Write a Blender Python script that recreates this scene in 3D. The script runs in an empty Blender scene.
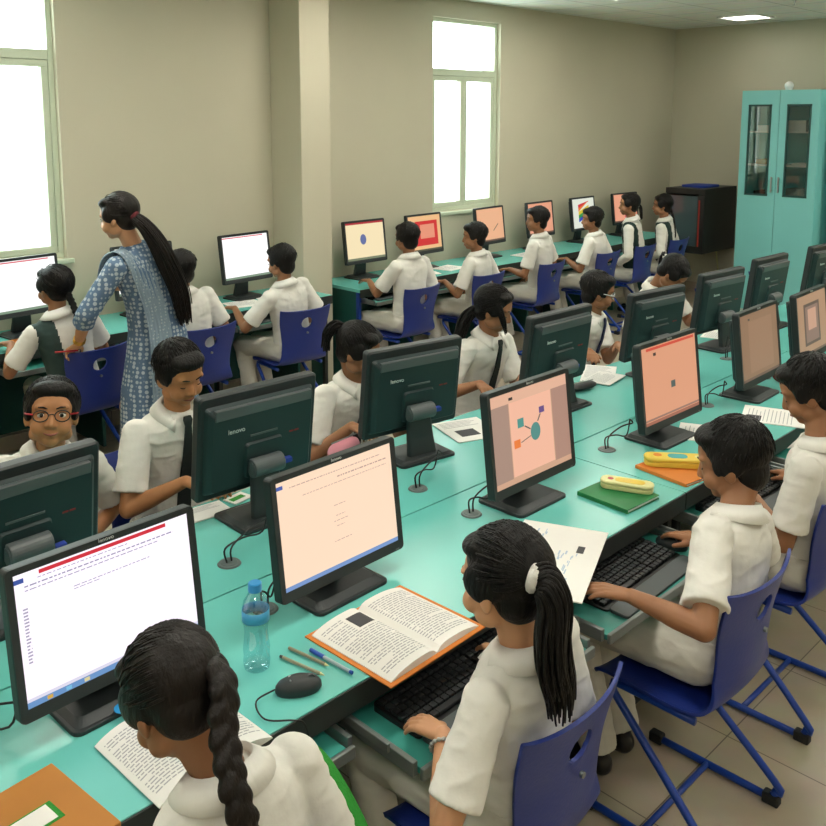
import bpy, bmesh, math, random
from mathutils import Vector as V, Matrix, noise
from math import sin, cos, pi, radians as rad, sqrt
random.seed(7)
SC = bpy.context.scene
COL = SC.collection

# ------------------------------------------------------------------ materials
def lin(h):
    h = h.lstrip('#'); o = []
    for i in (0, 2, 4):
        c = int(h[i:i+2], 16) / 255
        o.append(c / 12.92 if c <= .04045 else ((c + .055) / 1.055) ** 2.4)
    return (*o, 1.0)

def mat(name, col, rough=.5, metal=0.0, var=0.0, vscale=8.0, bump=0.0, bscale=60.0, stretch=(1, 1, 1), spec=.5, emit=0.0, coat=0.0, sub=0.0):
    m = bpy.data.materials.new(name); m.use_nodes = True
    nt = m.node_tree; b = nt.nodes['Principled BSDF']
    c = lin(col) if isinstance(col, str) else (*col, 1.0)
    b.inputs['Base Color'].default_value = c
    b.inputs['Roughness'].default_value = rough
    b.inputs['Metallic'].default_value = metal
    b.inputs['Specular IOR Level'].default_value = spec
    if coat: b.inputs['Coat Weight'].default_value = coat
    if sub:
        b.inputs['Subsurface Weight'].default_value = sub
        b.inputs['Subsurface Radius'].default_value = (.02, .008, .004)
    if emit:
        b.inputs['Emission Color'].default_value = c
        b.inputs['Emission Strength'].default_value = emit
    tc = nt.nodes.new('ShaderNodeTexCoord'); mp = nt.nodes.new('ShaderNodeMapping')
    mp.inputs['Scale'].default_value = stretch
    nt.links.new(tc.outputs['Object'], mp.inputs['Vector'])
    if var:
        n = nt.nodes.new('ShaderNodeTexNoise'); n.inputs['Scale'].default_value = vscale; n.inputs['Detail'].default_value = 4
        r = nt.nodes.new('ShaderNodeValToRGB')
        r.color_ramp.elements[0].position = .3; r.color_ramp.elements[1].position = .7
        r.color_ramp.elements[0].color = (*[x * (1 - var) for x in c[:3]], 1)
        r.color_ramp.elements[1].color = (*[min(1, x * (1 + var)) for x in c[:3]], 1)
        nt.links.new(mp.outputs[0], n.inputs['Vector']); nt.links.new(n.outputs['Fac'], r.inputs['Fac'])
        nt.links.new(r.outputs['Color'], b.inputs['Base Color'])
    if bump:
        n = nt.nodes.new('ShaderNodeTexNoise'); n.inputs['Scale'].default_value = bscale; n.inputs['Detail'].default_value = 3
        bp = nt.nodes.new('ShaderNodeBump'); bp.inputs['Strength'].default_value = bump; bp.inputs['Distance'].default_value = .01
        nt.links.new(mp.outputs[0], n.inputs['Vector']); nt.links.new(n.outputs['Fac'], bp.inputs['Height'])
        nt.links.new(bp.outputs[0], b.inputs['Normal'])
    return m

def tilemat(name, c1, c2, mortar, size, msize, rough, off=(0, 0, 0)):
    m = bpy.data.materials.new(name); m.use_nodes = True
    nt = m.node_tree; b = nt.nodes['Principled BSDF']; b.inputs['Roughness'].default_value = rough
    tc = nt.nodes.new('ShaderNodeTexCoord'); mp = nt.nodes.new('ShaderNodeMapping'); mp.inputs['Location'].default_value = off
    br = nt.nodes.new('ShaderNodeTexBrick'); br.offset = 0; br.squash = 1
    br.inputs['Scale'].default_value = 1; br.inputs['Brick Width'].default_value = size; br.inputs['Row Height'].default_value = size
    br.inputs['Mortar Size'].default_value = msize; br.inputs['Color1'].default_value = lin(c1); br.inputs['Color2'].default_value = lin(c2)
    br.inputs['Mortar'].default_value = lin(mortar)
    n = nt.nodes.new('ShaderNodeTexNoise'); n.inputs['Scale'].default_value = 9; n.inputs['Detail'].default_value = 6
    mx = nt.nodes.new('ShaderNodeMix'); mx.data_type = 'RGBA'; mx.blend_type = 'MULTIPLY'; mx.inputs[0].default_value = .25
    nt.links.new(tc.outputs['Object'], mp.inputs['Vector']); nt.links.new(mp.outputs[0], br.inputs['Vector'])
    nt.links.new(mp.outputs[0], n.inputs['Vector'])
    nt.links.new(br.outputs['Color'], mx.inputs[6]); nt.links.new(n.outputs['Color'], mx.inputs[7])
    nt.links.new(mx.outputs[2], b.inputs['Base Color'])
    return m

def emat(name, col, s):
    m = bpy.data.materials.new(name); m.use_nodes = True
    nt = m.node_tree; b = nt.nodes['Principled BSDF']
    c = lin(col)
    b.inputs['Base Color'].default_value = (.02, .02, .02, 1); b.inputs['Roughness'].default_value = .3; b.inputs['Specular IOR Level'].default_value = .2
    b.inputs['Emission Color'].default_value = c; b.inputs['Emission Strength'].default_value = s
    return m

def glass(name, tint, refl=.06, rough=.03):
    m = bpy.data.materials.new(name); m.use_nodes = True
    nt = m.node_tree
    for n in list(nt.nodes): nt.nodes.remove(n)
    o = nt.nodes.new('ShaderNodeOutputMaterial'); t = nt.nodes.new('ShaderNodeBsdfTransparent'); g = nt.nodes.new('ShaderNodeBsdfGlossy')
    t.inputs[0].default_value = lin(tint); g.inputs['Roughness'].default_value = rough
    mx = nt.nodes.new('ShaderNodeMixShader')
    mx.inputs[0].default_value = refl; nt.links.new(t.outputs[0], mx.inputs[1]); nt.links.new(g.outputs[0], mx.inputs[2])
    nt.links.new(mx.outputs[0], o.inputs[0])
    return m

M = dict(
    wall=mat('wall_paint', '#c4bfaa', .8, var=.02, vscale=2),
    ceil=tilemat('ceiling_tile', '#f2f3ec', '#eff0e9', '#b5b6ae', .6, .006, .9),
    floor=tilemat('floor_tile', '#b4a993', '#b0a58f', '#6f675a', .5, .0022, .3, (-.13, .32, 0)),
    winframe=mat('pale_window_frame', '#c8d2bc', .4, spec=.4),
    top=mat('teal_laminate', '#68bfb6', .27, var=.03, vscale=3, spec=.5),
    edge=mat('dark_edge_band', '#262b2a', .5),
    panel=mat('dark_teal_panel', '#17524c', .5, var=.04),
    tray=mat('teal_tray_laminate', '#3f9d92', .4, var=.03),
    rail=mat('aluminium_rail', '#8e9694', .35, metal=.7),
    bluepost=mat('blue_metal', '#123c96', .35, spec=.5),
    chair=mat('blue_plastic', '#1d3180', .42, var=.04, vscale=5, bump=.08, bscale=120),
    rubber=mat('black_rubber', '#15171a', .6),
    mon=mat('charcoal_plastic', '#22292b', .5, bump=.04, bscale=300),
    monback=mat('grey_green_plastic', '#192c2e', .5, bump=.05, bscale=300),
    band=mat('vent_band_plastic', '#4f5658', .45),
    logo=mat('silver_lettering', '#c9cfcf', .35),
    redlogo=mat('red_lettering', '#8c1f22', .5),
    black=mat('black_plastic', '#101214', .4),
    key=mat('key_plastic', '#1b1e21', .45),
    palm=mat('grey_palm_rest', '#4a5254', .5),
    paper=mat('white_paper', '#e6e6e2', .8),
    ink=mat('grey_ink', '#a3a6aa', .8), dink=mat('dark_ink', '#45464a', .8), bink=mat('pale_blue_ink', '#a9bcd2', .8),
    orange=mat('orange_card', '#cf7a2c', .6), brown=mat('brown_card', '#b0752f', .7, var=.06),
    green=mat('green_card', '#1c7a42', .5), lime=mat('bright_green_cloth', '#1f8a26', .75, bump=.3, bscale=200),
    yellow=mat('yellow_tin', '#dcc24a', .4), cream=mat('cream_plastic', '#d7d79a', .4), cyan=mat('cyan_print', '#3aa3a8', .5),
    skyblue=mat('sky_blue_plastic', '#2c8fcf', .35), bluecase=mat('blue_fabric', '#243f9c', .7),
    pink=mat('pink_fabric', '#d58a98', .8), maroon=mat('maroon_fabric', '#6b1f2a', .7),
    grommet=mat('grey_grommet', '#5d6a69', .5), cable=mat('black_cable', '#121516', .5),
    steel=mat('steel', '#a8adab', .3, metal=.9),
    cab=mat('cabinet_enamel', '#84d3d3', .38, var=.02, vscale=2), cabd=mat('cabinet_dark', '#20504d', .5),
    cabin=mat('cabinet_interior', '#a9b0ac', .6),
    rackm=mat('rack_metal', '#191c1c', .45), rackg=mat('rack_glass', '#43555c', .12, spec=.8), redm=mat('red_strip', '#a12f22', .5),
    hair=mat('black_hair', '#0b0908', .55, bump=.45, bscale=120, stretch=(1, 1, .3), spec=.28, var=.3, vscale=40),
    hair2=mat('dark_brown_hair', '#130c09', .5, bump=.4, bscale=120, stretch=(1, 1, .3), spec=.32, var=.3, vscale=40),
    eyew=mat('eye_white', '#e8e4dc', .25), iris=mat('iris', '#1c100b', .2), lips=mat('lips', '#8a4a40', .5),
    shirt=mat('white_shirt_cloth', '#e2e1da', .85, bump=.22, bscale=26, spec=.2),
    trouser=mat('pale_grey_trousers', '#cfccc2', .85, bump=.2, bscale=22, spec=.2),
    dgreen=mat('dark_green_cloth', '#16322e', .85), navy=mat('navy_cloth', '#1a2547', .85), tie=mat('dark_tie', '#14201f', .7),
    grey_vest=mat('grey_green_cloth', '#2f4441', .85), gold=mat('gold', '#c79a3c', .3, metal=.9),
    shoe=mat('black_shoe', '#0e0e0f', .3), sock=mat('white_sock', '#d8d8d2', .8),
    white=mat('white_plastic', '#e9e9e6', .4), whitesc=mat('white_scrunchie', '#dcdcd8', .9, bump=.5, bscale=90),
    redpen=mat('red_pen', '#b0202a', .4), bluepen=mat('blue_pen', '#1d4fb0', .35), graphite=mat('pencil_body', '#8d8a72', .5),
    penclear=mat('pen_barrel', '#9fb0ba', .3),
)
M['glass'] = glass('window_glass', '#f4fbf7')
M['cabglass'] = glass('cabinet_glass', '#e4e8e6', refl=.05)
M['bottle'] = glass('bottle_plastic', '#e6f4f8', refl=.16, rough=.06)
M['label'] = mat('bottle_label', '#3f9fce', .35)
M['lamp'] = emat('lamp_diffuser', '#fff8ea', 24.0)
M['lamp2'] = emat('corner_lamp_diffuser', '#fffaf0', 9.0)
M['led'] = emat('green_led', '#40ff60', 3.0)
def skin(name, c): return mat(name, c, .5, var=.05, vscale=14, sub=.06, spec=.4)
SK = [skin('skin_warm', '#b07b52'), skin('skin_brown', '#96694a'), skin('skin_light', '#c79570'), skin('skin_deep', '#7d4f34')]
# printed kurta: white motifs on blue grey
def printmat(name, base, motif, scale, thr=.42, vein=None):
    m = mat(name, base, .85, bump=.15, bscale=30)
    nt = m.node_tree; b = nt.nodes['Principled BSDF']
    tc = nt.nodes.new('ShaderNodeTexCoord'); vo = nt.nodes.new('ShaderNodeTexVoronoi'); vo.inputs['Scale'].default_value = scale
    vo.inputs['Randomness'].default_value = .25
    r = nt.nodes.new('ShaderNodeValToRGB'); r.color_ramp.elements[0].color = lin(motif); r.color_ramp.elements[0].position = thr - .06
    r.color_ramp.elements[1].color = lin(base); r.color_ramp.elements[1].position = thr + .03
    nt.links.new(tc.outputs['Object'], vo.inputs['Vector']); nt.links.new(vo.outputs['Distance'], r.inputs['Fac'])
    nt.links.new(r.outputs['Color'], b.inputs['Base Color'])
    return m
M['kurta'] = printmat('printed_kurta', '#5b7592', '#b3c1cc', 42)
M['dupatta'] = printmat('pale_dupatta', '#8598a6', '#a9b7be', 60, .3)

# ------------------------------------------------------------------ mesh builder
class MB:
    def __init__(s): s.v = []; s.f = []; s.mi = []; s.cur = 0
    def add(s, vs, fs):
        b = len(s.v); s.v += [V(x) for x in vs]; s.f += [tuple(b + i for i in f) for f in fs]; s.mi += [s.cur] * len(fs); return s
    def box(s, c, d, R=None):
        x, y, z = d[0] / 2, d[1] / 2, d[2] / 2
        vs = [V((i * x, j * y, k * z)) for k in (-1, 1) for j in (-1, 1) for i in (-1, 1)]
        if R is not None: vs = [R @ p for p in vs]
        vs = [p + V(c) for p in vs]
        return s.add(vs, [(0, 2, 3, 1), (4, 5, 7, 6), (0, 1, 5, 4), (2, 6, 7, 3), (0, 4, 6, 2), (1, 3, 7, 5)])
    def rings(s, rings, close=True):
        n = len(rings[0]); b = len(s.v); fs = []
        for k in range(len(rings) - 1):
            for i in range(n):
                j = (i + 1) % n
                fs.append((k * n + i, k * n + j, (k + 1) * n + j, (k + 1) * n + i))
        if close:
            fs.append(tuple(reversed(range(n)))); fs.append(tuple((len(rings) - 1) * n + i for i in range(n)))
        return s.add([p for r in rings for p in r], fs)
    def tube(s, pts, r, seg=8, flat=None):
        pts = [V(p) for p in pts]; n = len(pts)
        if not hasattr(r, '__len__'): r = [r] * n
        t0 = (pts[1] - pts[0]).normalized()
        up = V((0, 0, 1)) if abs(t0.z) < .9 else V((1, 0, 0))
        a = t0.cross(up).normalized(); rings = []
        for i in range(n):
            t = (pts[min(i + 1, n - 1)] - pts[max(i - 1, 0)])
            t = t.normalized() if t.length > 1e-9 else t0
            a = (a - t * a.dot(t)).normalized(); b = t.cross(a)
            rings.append([pts[i] + (a * cos(2 * pi * k / seg) + b * sin(2 * pi * k / seg)) * r[i] for k in range(seg)])
        return s.rings(rings)
    def cone(s, p, q, r1, r2=None, seg=16): return s.tube([p, q], [r1, r1 if r2 is None else r2], seg)
    def ell(s, c, r, R=None, seg=16, nr=10):
        c = V(c); rings = []
        for k in range(1, nr):
            ph = pi * k / nr
            rings.append([V((r[0] * sin(ph) * cos(2 * pi * i / seg), r[1] * sin(ph) * sin(2 * pi * i / seg), -r[2] * cos(ph))) for i in range(seg)])
        b = len(s.v); vs = [p for g in rings for p in g] + [V((0, 0, -r[2])), V((0, 0, r[2]))]
        if R is not None: vs = [R @ p for p in vs]
        fs = []
        for k in range(nr - 2):
            for i in range(seg):
                j = (i + 1) % seg; fs.append((k * seg + i, k * seg + j, (k + 1) * seg + j, (k + 1) * seg + i))
        L = (nr - 1) * seg
        for i in range(seg):
            j = (i + 1) % seg; fs.append((L, j, i)); fs.append((L + 1, (nr - 2) * seg + i, (nr - 2) * seg + j))
        return s.add([p + c for p in vs], fs)
    def cap(s, p, q, r1, r2=None, seg=12):
        r2 = r1 if r2 is None else r2; p = V(p); q = V(q); d = q - p
        if d.length < 1e-6: return s.ell(p, (r1,) * 3, seg=seg)
        t = d.normalized(); pts = []; rs = []
        for k in range(1, 5):
            a = pi / 2 * k / 4; pts.append(p - t * r1 * cos(a)); rs.append(r1 * sin(a))
        for k in range(4, 0, -1):
            a = pi / 2 * k / 4; pts.append(q + t * r2 * cos(a)); rs.append(r2 * sin(a))
        return s.tube([p - t * r1 * .999] + pts + [q + t * r2 * .999], [r1 * .05] + rs + [r2 * .05], seg)
    def prism(s, poly, z0, z1):
        n = len(poly)
        return s.rings([[V((x, y, z0)) for x, y in poly], [V((x, y, z1)) for x, y in poly]])
    def quad(s, a, b, c, d): return s.add([a, b, c, d], [(0, 1, 2, 3)])
    def mesh(s, name, off=None, smooth=False):
        me = bpy.data.meshes.new(name)
        o = V(off) if off is not None else V((0, 0, 0))
        me.from_pydata([p - o for p in s.v], [], s.f)
        me.polygons.foreach_set('material_index', s.mi)
        if smooth: me.polygons.foreach_set('use_smooth', [True] * len(me.polygons))
        me.update()
        return me
    def build(s, name, m, parent=None, off=None, smooth=False, bevel=0, solid=0, subd=0, seg=2):
        me = s.mesh(name, off, smooth)
        return link(name, me, m, parent, bevel, solid, subd, seg)

def link(name, me, m, parent=None, bevel=0, solid=0, subd=0, seg=2):
    for q in (m if isinstance(m, (list, tuple)) else [m]): me.materials.append(q)
    o = bpy.data.objects.new(name, me); COL.objects.link(o)
    if parent is not None: o.parent = parent
    if solid:
        d = o.modifiers.new('s', 'SOLIDIFY'); d.thickness = solid; d.offset = 0
    if bevel:
        d = o.modifiers.new('b', 'BEVEL'); d.width = bevel; d.segments = seg; d.limit_method = 'ANGLE'; d.angle_limit = rad(35)
        d.harden_normals = False
    if subd:
        d = o.modifiers.new('u', 'SUBSURF'); d.levels = subd; d.render_levels = subd
    return o

def fuse(mb, voxel, it=3, disp=None, off=None, name='m'):
    me = mb.mesh('tmp'); o = bpy.data.objects.new('tmp', me); COL.objects.link(o)
    r = o.modifiers.new('r', 'REMESH'); r.mode = 'VOXEL'; r.voxel_size = voxel
    if it:
        k = o.modifiers.new('k', 'SMOOTH'); k.factor = .5; k.iterations = it
    dg = bpy.context.evaluated_depsgraph_get(); dg.update()
    n = bpy.data.meshes.new_from_object(o.evaluated_get(dg), preserve_all_data_layers=False, depsgraph=dg)
    bpy.data.objects.remove(o); bpy.data.meshes.remove(me)
    if disp:
        nn = [v.normal.copy() for v in n.vertices]
        for v, q in zip(n.vertices, nn): v.co += q * disp(v.co)
    if off is not None: n.transform(Matrix.Translation(-V(off)))
    n.materials.clear()
    n.polygons.foreach_set('use_smooth', [True] * len(n.polygons)); n.update(); n.name = name
    return n

def empty(name, loc=(0, 0, 0), rz=0):
    o = bpy.data.objects.new(name, None); COL.objects.link(o); o.location = loc; o.rotation_euler = (0, 0, rz)
    o.empty_display_size = .05
    return o
def tag(o, label, cat, group=None, kind=None):
    o['label'] = label; o['category'] = cat
    if group: o['group'] = group
    if kind: o['kind'] = kind
    return o
def struct(o): o['kind'] = 'structure'; return o
KIDS = {}
def copy_tree(o, parent=None):
    c = o.copy(); COL.objects.link(c)
    if parent is not None: c.parent = parent
    for ch in [x for x in COL.objects if x.parent == o]: copy_tree(ch, c)
    return c
def text_mesh(txt, size, depth=.0006):
    cu = bpy.data.curves.new('t', 'FONT'); cu.body = txt; cu.size = size; cu.extrude = depth; cu.align_x = 'CENTER'; cu.align_y = 'CENTER'
    o = bpy.data.objects.new('t', cu); COL.objects.link(o)
    dg = bpy.context.evaluated_depsgraph_get(); dg.update()
    me = bpy.data.meshes.new_from_object(o.evaluated_get(dg)); bpy.data.objects.remove(o)
    me.materials.clear()
    return me
def text(txt, size, m, parent, Mx, name='lettering', depth=.0006):
    me = text_mesh(txt, size, depth); me.transform(Mx)
    return link(name, me, m, parent)
def rrect(w, h, r, n=4):
    out = []
    for cx, cy, a0 in ((w/2-r, h/2-r, 0), (-w/2+r, h/2-r, 90), (-w/2+r, -h/2+r, 180), (w/2-r, -h/2+r, 270)):
        for k in range(n + 1):
            a = rad(a0 + 90 * k / n); out.append((cx + r * cos(a), cy + r * sin(a)))
    return out
def Rz(a): return Matrix.Rotation(a, 3, 'Z')
# ------------------------------------------------------------------ the room
X0, X1, Y0, Y1, CZ = -2.6, 9.75, -2.6, 5.45, 3.02
WIN = [(1.42, 2.40, 1.14, 2.86), (5.68, 6.58, 1.18, 2.86)]
struct(MB().box(((X0+X1)/2, (Y0+Y1)/2, -.05), (X1-X0+.4, Y1-Y0+.4, .1)).build('floor', M['floor']))
cb = MB()
cb.box(((X0+X1)/2, (Y0+Y1)/2, CZ+.05), (X1-X0+.4, Y1-Y0+.4, .1))
struct(cb.build('ceiling', M['ceil']))
w = MB()
xs = [X0-.2, WIN[0][0], WIN[0][1], WIN[1][0], WIN[1][1], X1+.2]
for a, b in ((0, 1), (2, 3), (4, 5)): w.box(((xs[a]+xs[b])/2, Y1+.11, CZ/2), (xs[b]-xs[a], .22, CZ))
for x0, x1, z0, z1 in WIN:
    w.box(((x0+x1)/2, Y1+.11, z0/2), (x1-x0, .22, z0)); w.box(((x0+x1)/2, Y1+.11, (z1+CZ)/2), (x1-x0, .22, CZ-z1))
struct(w.build('wall_left', M['wall']))
struct(MB().box((X1+.1, (Y0+Y1)/2, CZ/2), (.2, Y1-Y0+.0, CZ)).build('wall_back', M['wall']))
struct(MB().box(((X0+X1)/2, Y0-.1, CZ/2), (X1-X0+.4, .2, CZ)).build('wall_right', M['wall']))
struct(MB().box((X0-.1, (Y0+Y1)/2, CZ/2), (.2, Y1-Y0, CZ)).build('wall_rear', M['wall']))
struct(MB().box((4.11, 5.28, CZ/2), (.27, .36, CZ)).build('wall_column', M['wall'], bevel=.006))
for n, c, d in (('baseboard_back', (X1-.008, (Y0+Y1)/2, .05), (.016, Y1-Y0-.04, .1)), ('baseboard_left', ((X0+3.97)/2, Y1-.008, .05), (3.97-X0-.02, .016, .1))):
    struct(MB().box(c, d).build(n, M['floor'], bevel=.003))
def window(i, x0, x1, z0, z1):
    root = struct(empty('window_%d' % i, ((x0+x1)/2, Y1+.1, z0)))
    off = root.location; y = Y1+.075; f = MB(); t = .045; xm = (x0+x1)/2; zt = z1-.46 if i == 2 else 2.38
    def fr(a, b, c, d, t, yy, dep):
        f.box(((a+b)/2, yy, c+t/2), (b-a, dep, t)); f.box(((a+b)/2, yy, d-t/2), (b-a, dep, t))
        f.box((a+t/2, yy, (c+d)/2), (t, dep, d-c-2*t)); f.box((b-t/2, yy, (c+d)/2), (t, dep, d-c-2*t))
    fr(x0, x1, z0, z1, .035, y, .07)
    f.box((xm, y, zt), (x1-x0-.07, .07, .06))
    f.build('window_frame', M['winframe'], root, off, bevel=.004)
    for a, b in ((x0+.035, xm), (xm, x1-.035)):
        f = MB(); fr(a+.001, b-.001, z0+.036, zt-.031, .042, y-.004, .05)
        s = f.build('sash', M['winframe'], root, off, bevel=.004)
        MB().box(((a+b)/2, y, (z0+zt)/2), (b-a-.08, .006, zt-z0-.14)).build('pane', M['glass'], s, off)
    MB().box((xm, y, (zt+z1)/2), (x1-x0-.075, .006, z1-zt-.07)).build('pane', M['glass'], root, off)
    MB().box((xm, Y1+.008, z0-.018), (x1-x0+.08, .06, .03)).build('window_sill', M['winframe'], root, off, bevel=.006)
for i, q in enumerate(WIN): window(i+1, *q)

# ceiling lamps, recessed square panels
def lamp(x, y, label, k=1, m='lamp'):
    r = empty('ceiling_lamp', (x, y, CZ)); tag(r, label, 'ceiling lamp', 'recessed ceiling lamps')
    f = MB(); h = .3
    for c, d in (((0, h, -.008), (.64, .04, .016)), ((0, -h, -.008), (.64, .04, .016)), ((h, 0, -.008), (.04, .56, .016)), ((-h, 0, -.008), (.04, .56, .016))): f.box(c, d)
    f.build('lamp_frame', M['white'], r, bevel=.003)
    MB().box((0, 0, -.006), (.56, .56, .006)).build('diffuser', M[m], r)
    r.scale = (k, k, 1)
    return r
lamp(9.03, 4.27, 'glowing square ceiling lamp above the teal cabinet corner', .66, 'lamp2')
for x in (-.6, 1.8, 4.2, 6.6):
    for y in (-.65, 1.75, 4.15): lamp(x, y, 'glowing square lamp set in the ceiling outside the photo')
for x, y in ((9.0, 1.75), (9.0, -.65)): lamp(x, y, 'glowing square lamp set in the ceiling outside the photo')
sp = empty('fire_sprinkler', (8.0, 3.35, CZ)); tag(sp, 'small dark sprinkler head on the ceiling right of the lamp', 'sprinkler')
MB().cone((0, 0, 0), (0, 0, -.01), .03).build('escutcheon', M['steel'], sp)
MB().cone((0, 0, -.01), (0, 0, -.05), .01, .006).cone((0, 0, -.05), (0, 0, -.054), .02).build('spray_head', M['steel'], sp)

# ------------------------------------------------------------------ desks: local origin floor, front towards -Y, 1.5 wide, .54 deep
DW, DD, DH = 1.496, .534, .75
def desk(loc, rz, label, group, trays=(-.42, .28), out=.22, w=DW, blue=False, tw=.61):
    r = empty('computer_desk', loc, rz); tag(r, label, 'desk', group)
    MB().box((0, 0, DH-.0125), (w, DD, .025)).build('desktop', M['top'], r, bevel=.0015)
    e = MB(); e.box((0, -DD/2-.001, DH-.033), (w, .006, .060)); e.build('edge_rail', M['edge'], r, bevel=.001)
    for s in (-1, 1):
        x = s*(w/2-.03)
        MB().box((x, .02, .365), (.022, DD-.08, .71)).build('side_panel', M['panel'], r, bevel=.002)
        MB().box((x, -DD/2+.05, .363), (.03, .03, .718)).build('leg', M['bluepost'] if blue else M['edge'], r, bevel=.004)
    MB().box((0, DD/2-.03, .42), (w-.1, .018, .58)).build('modesty_panel', M['panel'], r)
    MB().box(((trays[-2]+trays[-1])/2 if len(trays) > 1 else trays[0]+.37, .05, .33), (.018, DD-.16, .60)).build('divider_panel', M['panel'], r)
    for ti, tx in enumerate(trays):
        y1 = -DD/2+.14; y0 = -DD/2-(out[ti] if isinstance(out, tuple) else out)
        t = MB().box((tx, (y0+y1)/2, .642), (tw, y1-y0, .016)).build('keyboard_tray', M['tray'], r, bevel=.002)
        for s in (-1, 1): MB().box((tx+s*(tw/2+.012), (y0+y1)/2+.01, .652), (.014, y1-y0+.0, .034)).box((tx+s*(tw/2+.0225), (y0+y1)/2+.05, .668), (.009, y1-y0-.06, .022)).build('slide_rail', M['rail'], t, bevel=.002)
        MB().box((tx, y0-.006, .646), (tw+.02, .012, .028)).build('tray_lip', M['rail'], t, bevel=.003)
        for s in (-1, 1):
            for yy in (-.06, .02): MB().box((tx+s*(tw/2+.019), -DD/2+.08+yy, .702), (.004, .02, .046)).build('bracket', M['rail'], t)
    return r
gN, gF, gW = 'near desks of the centre island', 'far desks of the centre island', 'desks along the window wall'
nl = ['teal near desk at the lower left corner with the card folder', 'teal near desk holding the water bottle and open orange book', 'teal near desk with the yellow pencil tin and orange notebook', 'teal near desk at the far end of the island beyond the photo']
fl = ['teal far desk at the left photo edge', 'teal far desk in front of the boy and girl wearing dark ties', 'teal far desk in front of the loose haired girl and silver glasses boy', 'teal far desk at the cabinet end of the island']
NT = [(-.6, 0.02, .64), (-.71, -.03, .67), (-.72, .0, .72), (-.72, 0, .72)]
for k in range(4):
    x, w_ = (-.54, 1.916) if k == 0 else (1.56, 2.276) if k == 1 else (-.45+2.1*k, 2.096)
    desk((x, 1.67, 0), 0, nl[k], gN, w=w_, trays=NT[k], out=(.05 if k == 1 else .205, .205, .205)); desk((x, 2.21, 0), pi, fl[k], gF, out=.02, w=w_, trays=(-.64, 0, .64))
wl = [(.87, 'teal wall desk under the left window'), (2.37, 'teal wall desk beside the standing teacher'), (3.4, 'narrow teal wall desk ending at the column'),
      (5.04, 'teal wall desk just right of the column with a blue leg'), (6.52, 'teal wall desk below the far window'), (8.11, 'teal wall desk nearest the black network rack')]
for k, (x, l) in enumerate(wl):
    w_ = (DW, DW, .95, 1.396, 1.556, 1.616)[k]; tr_ = ((-.4, .3), (-.32, .35), (-.10,), (-.34, .30), (-.38, .38), (-.47, .15))[k]
    if k == 2: x = 3.60
    desk((x, 5.17, 0), 0, l, gW, w=w_, blue=(k >= 3), trays=tr_, out=.10, tw=.56)

# ------------------------------------------------------------------ monitors
SW, SH = .396, .294
def screen_rect(par, T, name, u0, v0, u1, v1, col, s, lift=1, poly=None, ell=False):
    m = MB(); y = -.0004*lift
    P = lambda u, v, y=y: V((-SW/2+u*SW, y, -SH/2+v*SH))
    if ell: pts = [((u0+u1)/2+(u1-u0)/2*cos(2*pi*k/20), (v0+v1)/2+(v1-v0)/2*sin(2*pi*k/20)) for k in range(20)]
    elif poly: pts = poly
    else: pts = [(u0, v0), (u1, v0), (u1, v1), (u0, v1)]
    m.add([P(*q) for q in pts], [tuple(range(len(pts)))])
    me = m.mesh(name); me.transform(T)
    key = 'e_%s_%.2f' % (col, s)
    if key not in M: M[key] = emat('glow_'+col.strip('#'), col, s)
    return link(name, me, M[key], par)
def screen_lines(par, T, name, rows, col, s, lift=2):
    m = MB(); y = -.0004*lift; P = lambda u, v: V((-SW/2+u*SW, y, -SH/2+v*SH))
    for (u0, u1, v, h) in rows:
        u = u0
        while u < u1:
            l = random.uniform(.01, .035); m.quad(P(u, v), P(min(u+l, u1), v), P(min(u+l, u1), v+h), P(u, v+h)); u += l+.008
    me = m.mesh(name); me.transform(T)
    key = 'e_%s_%.2f' % (col, s)
    if key not in M: M[key] = emat('glow_'+col.strip('#'), col, s)
    return link(name, me, M[key], par)
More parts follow.
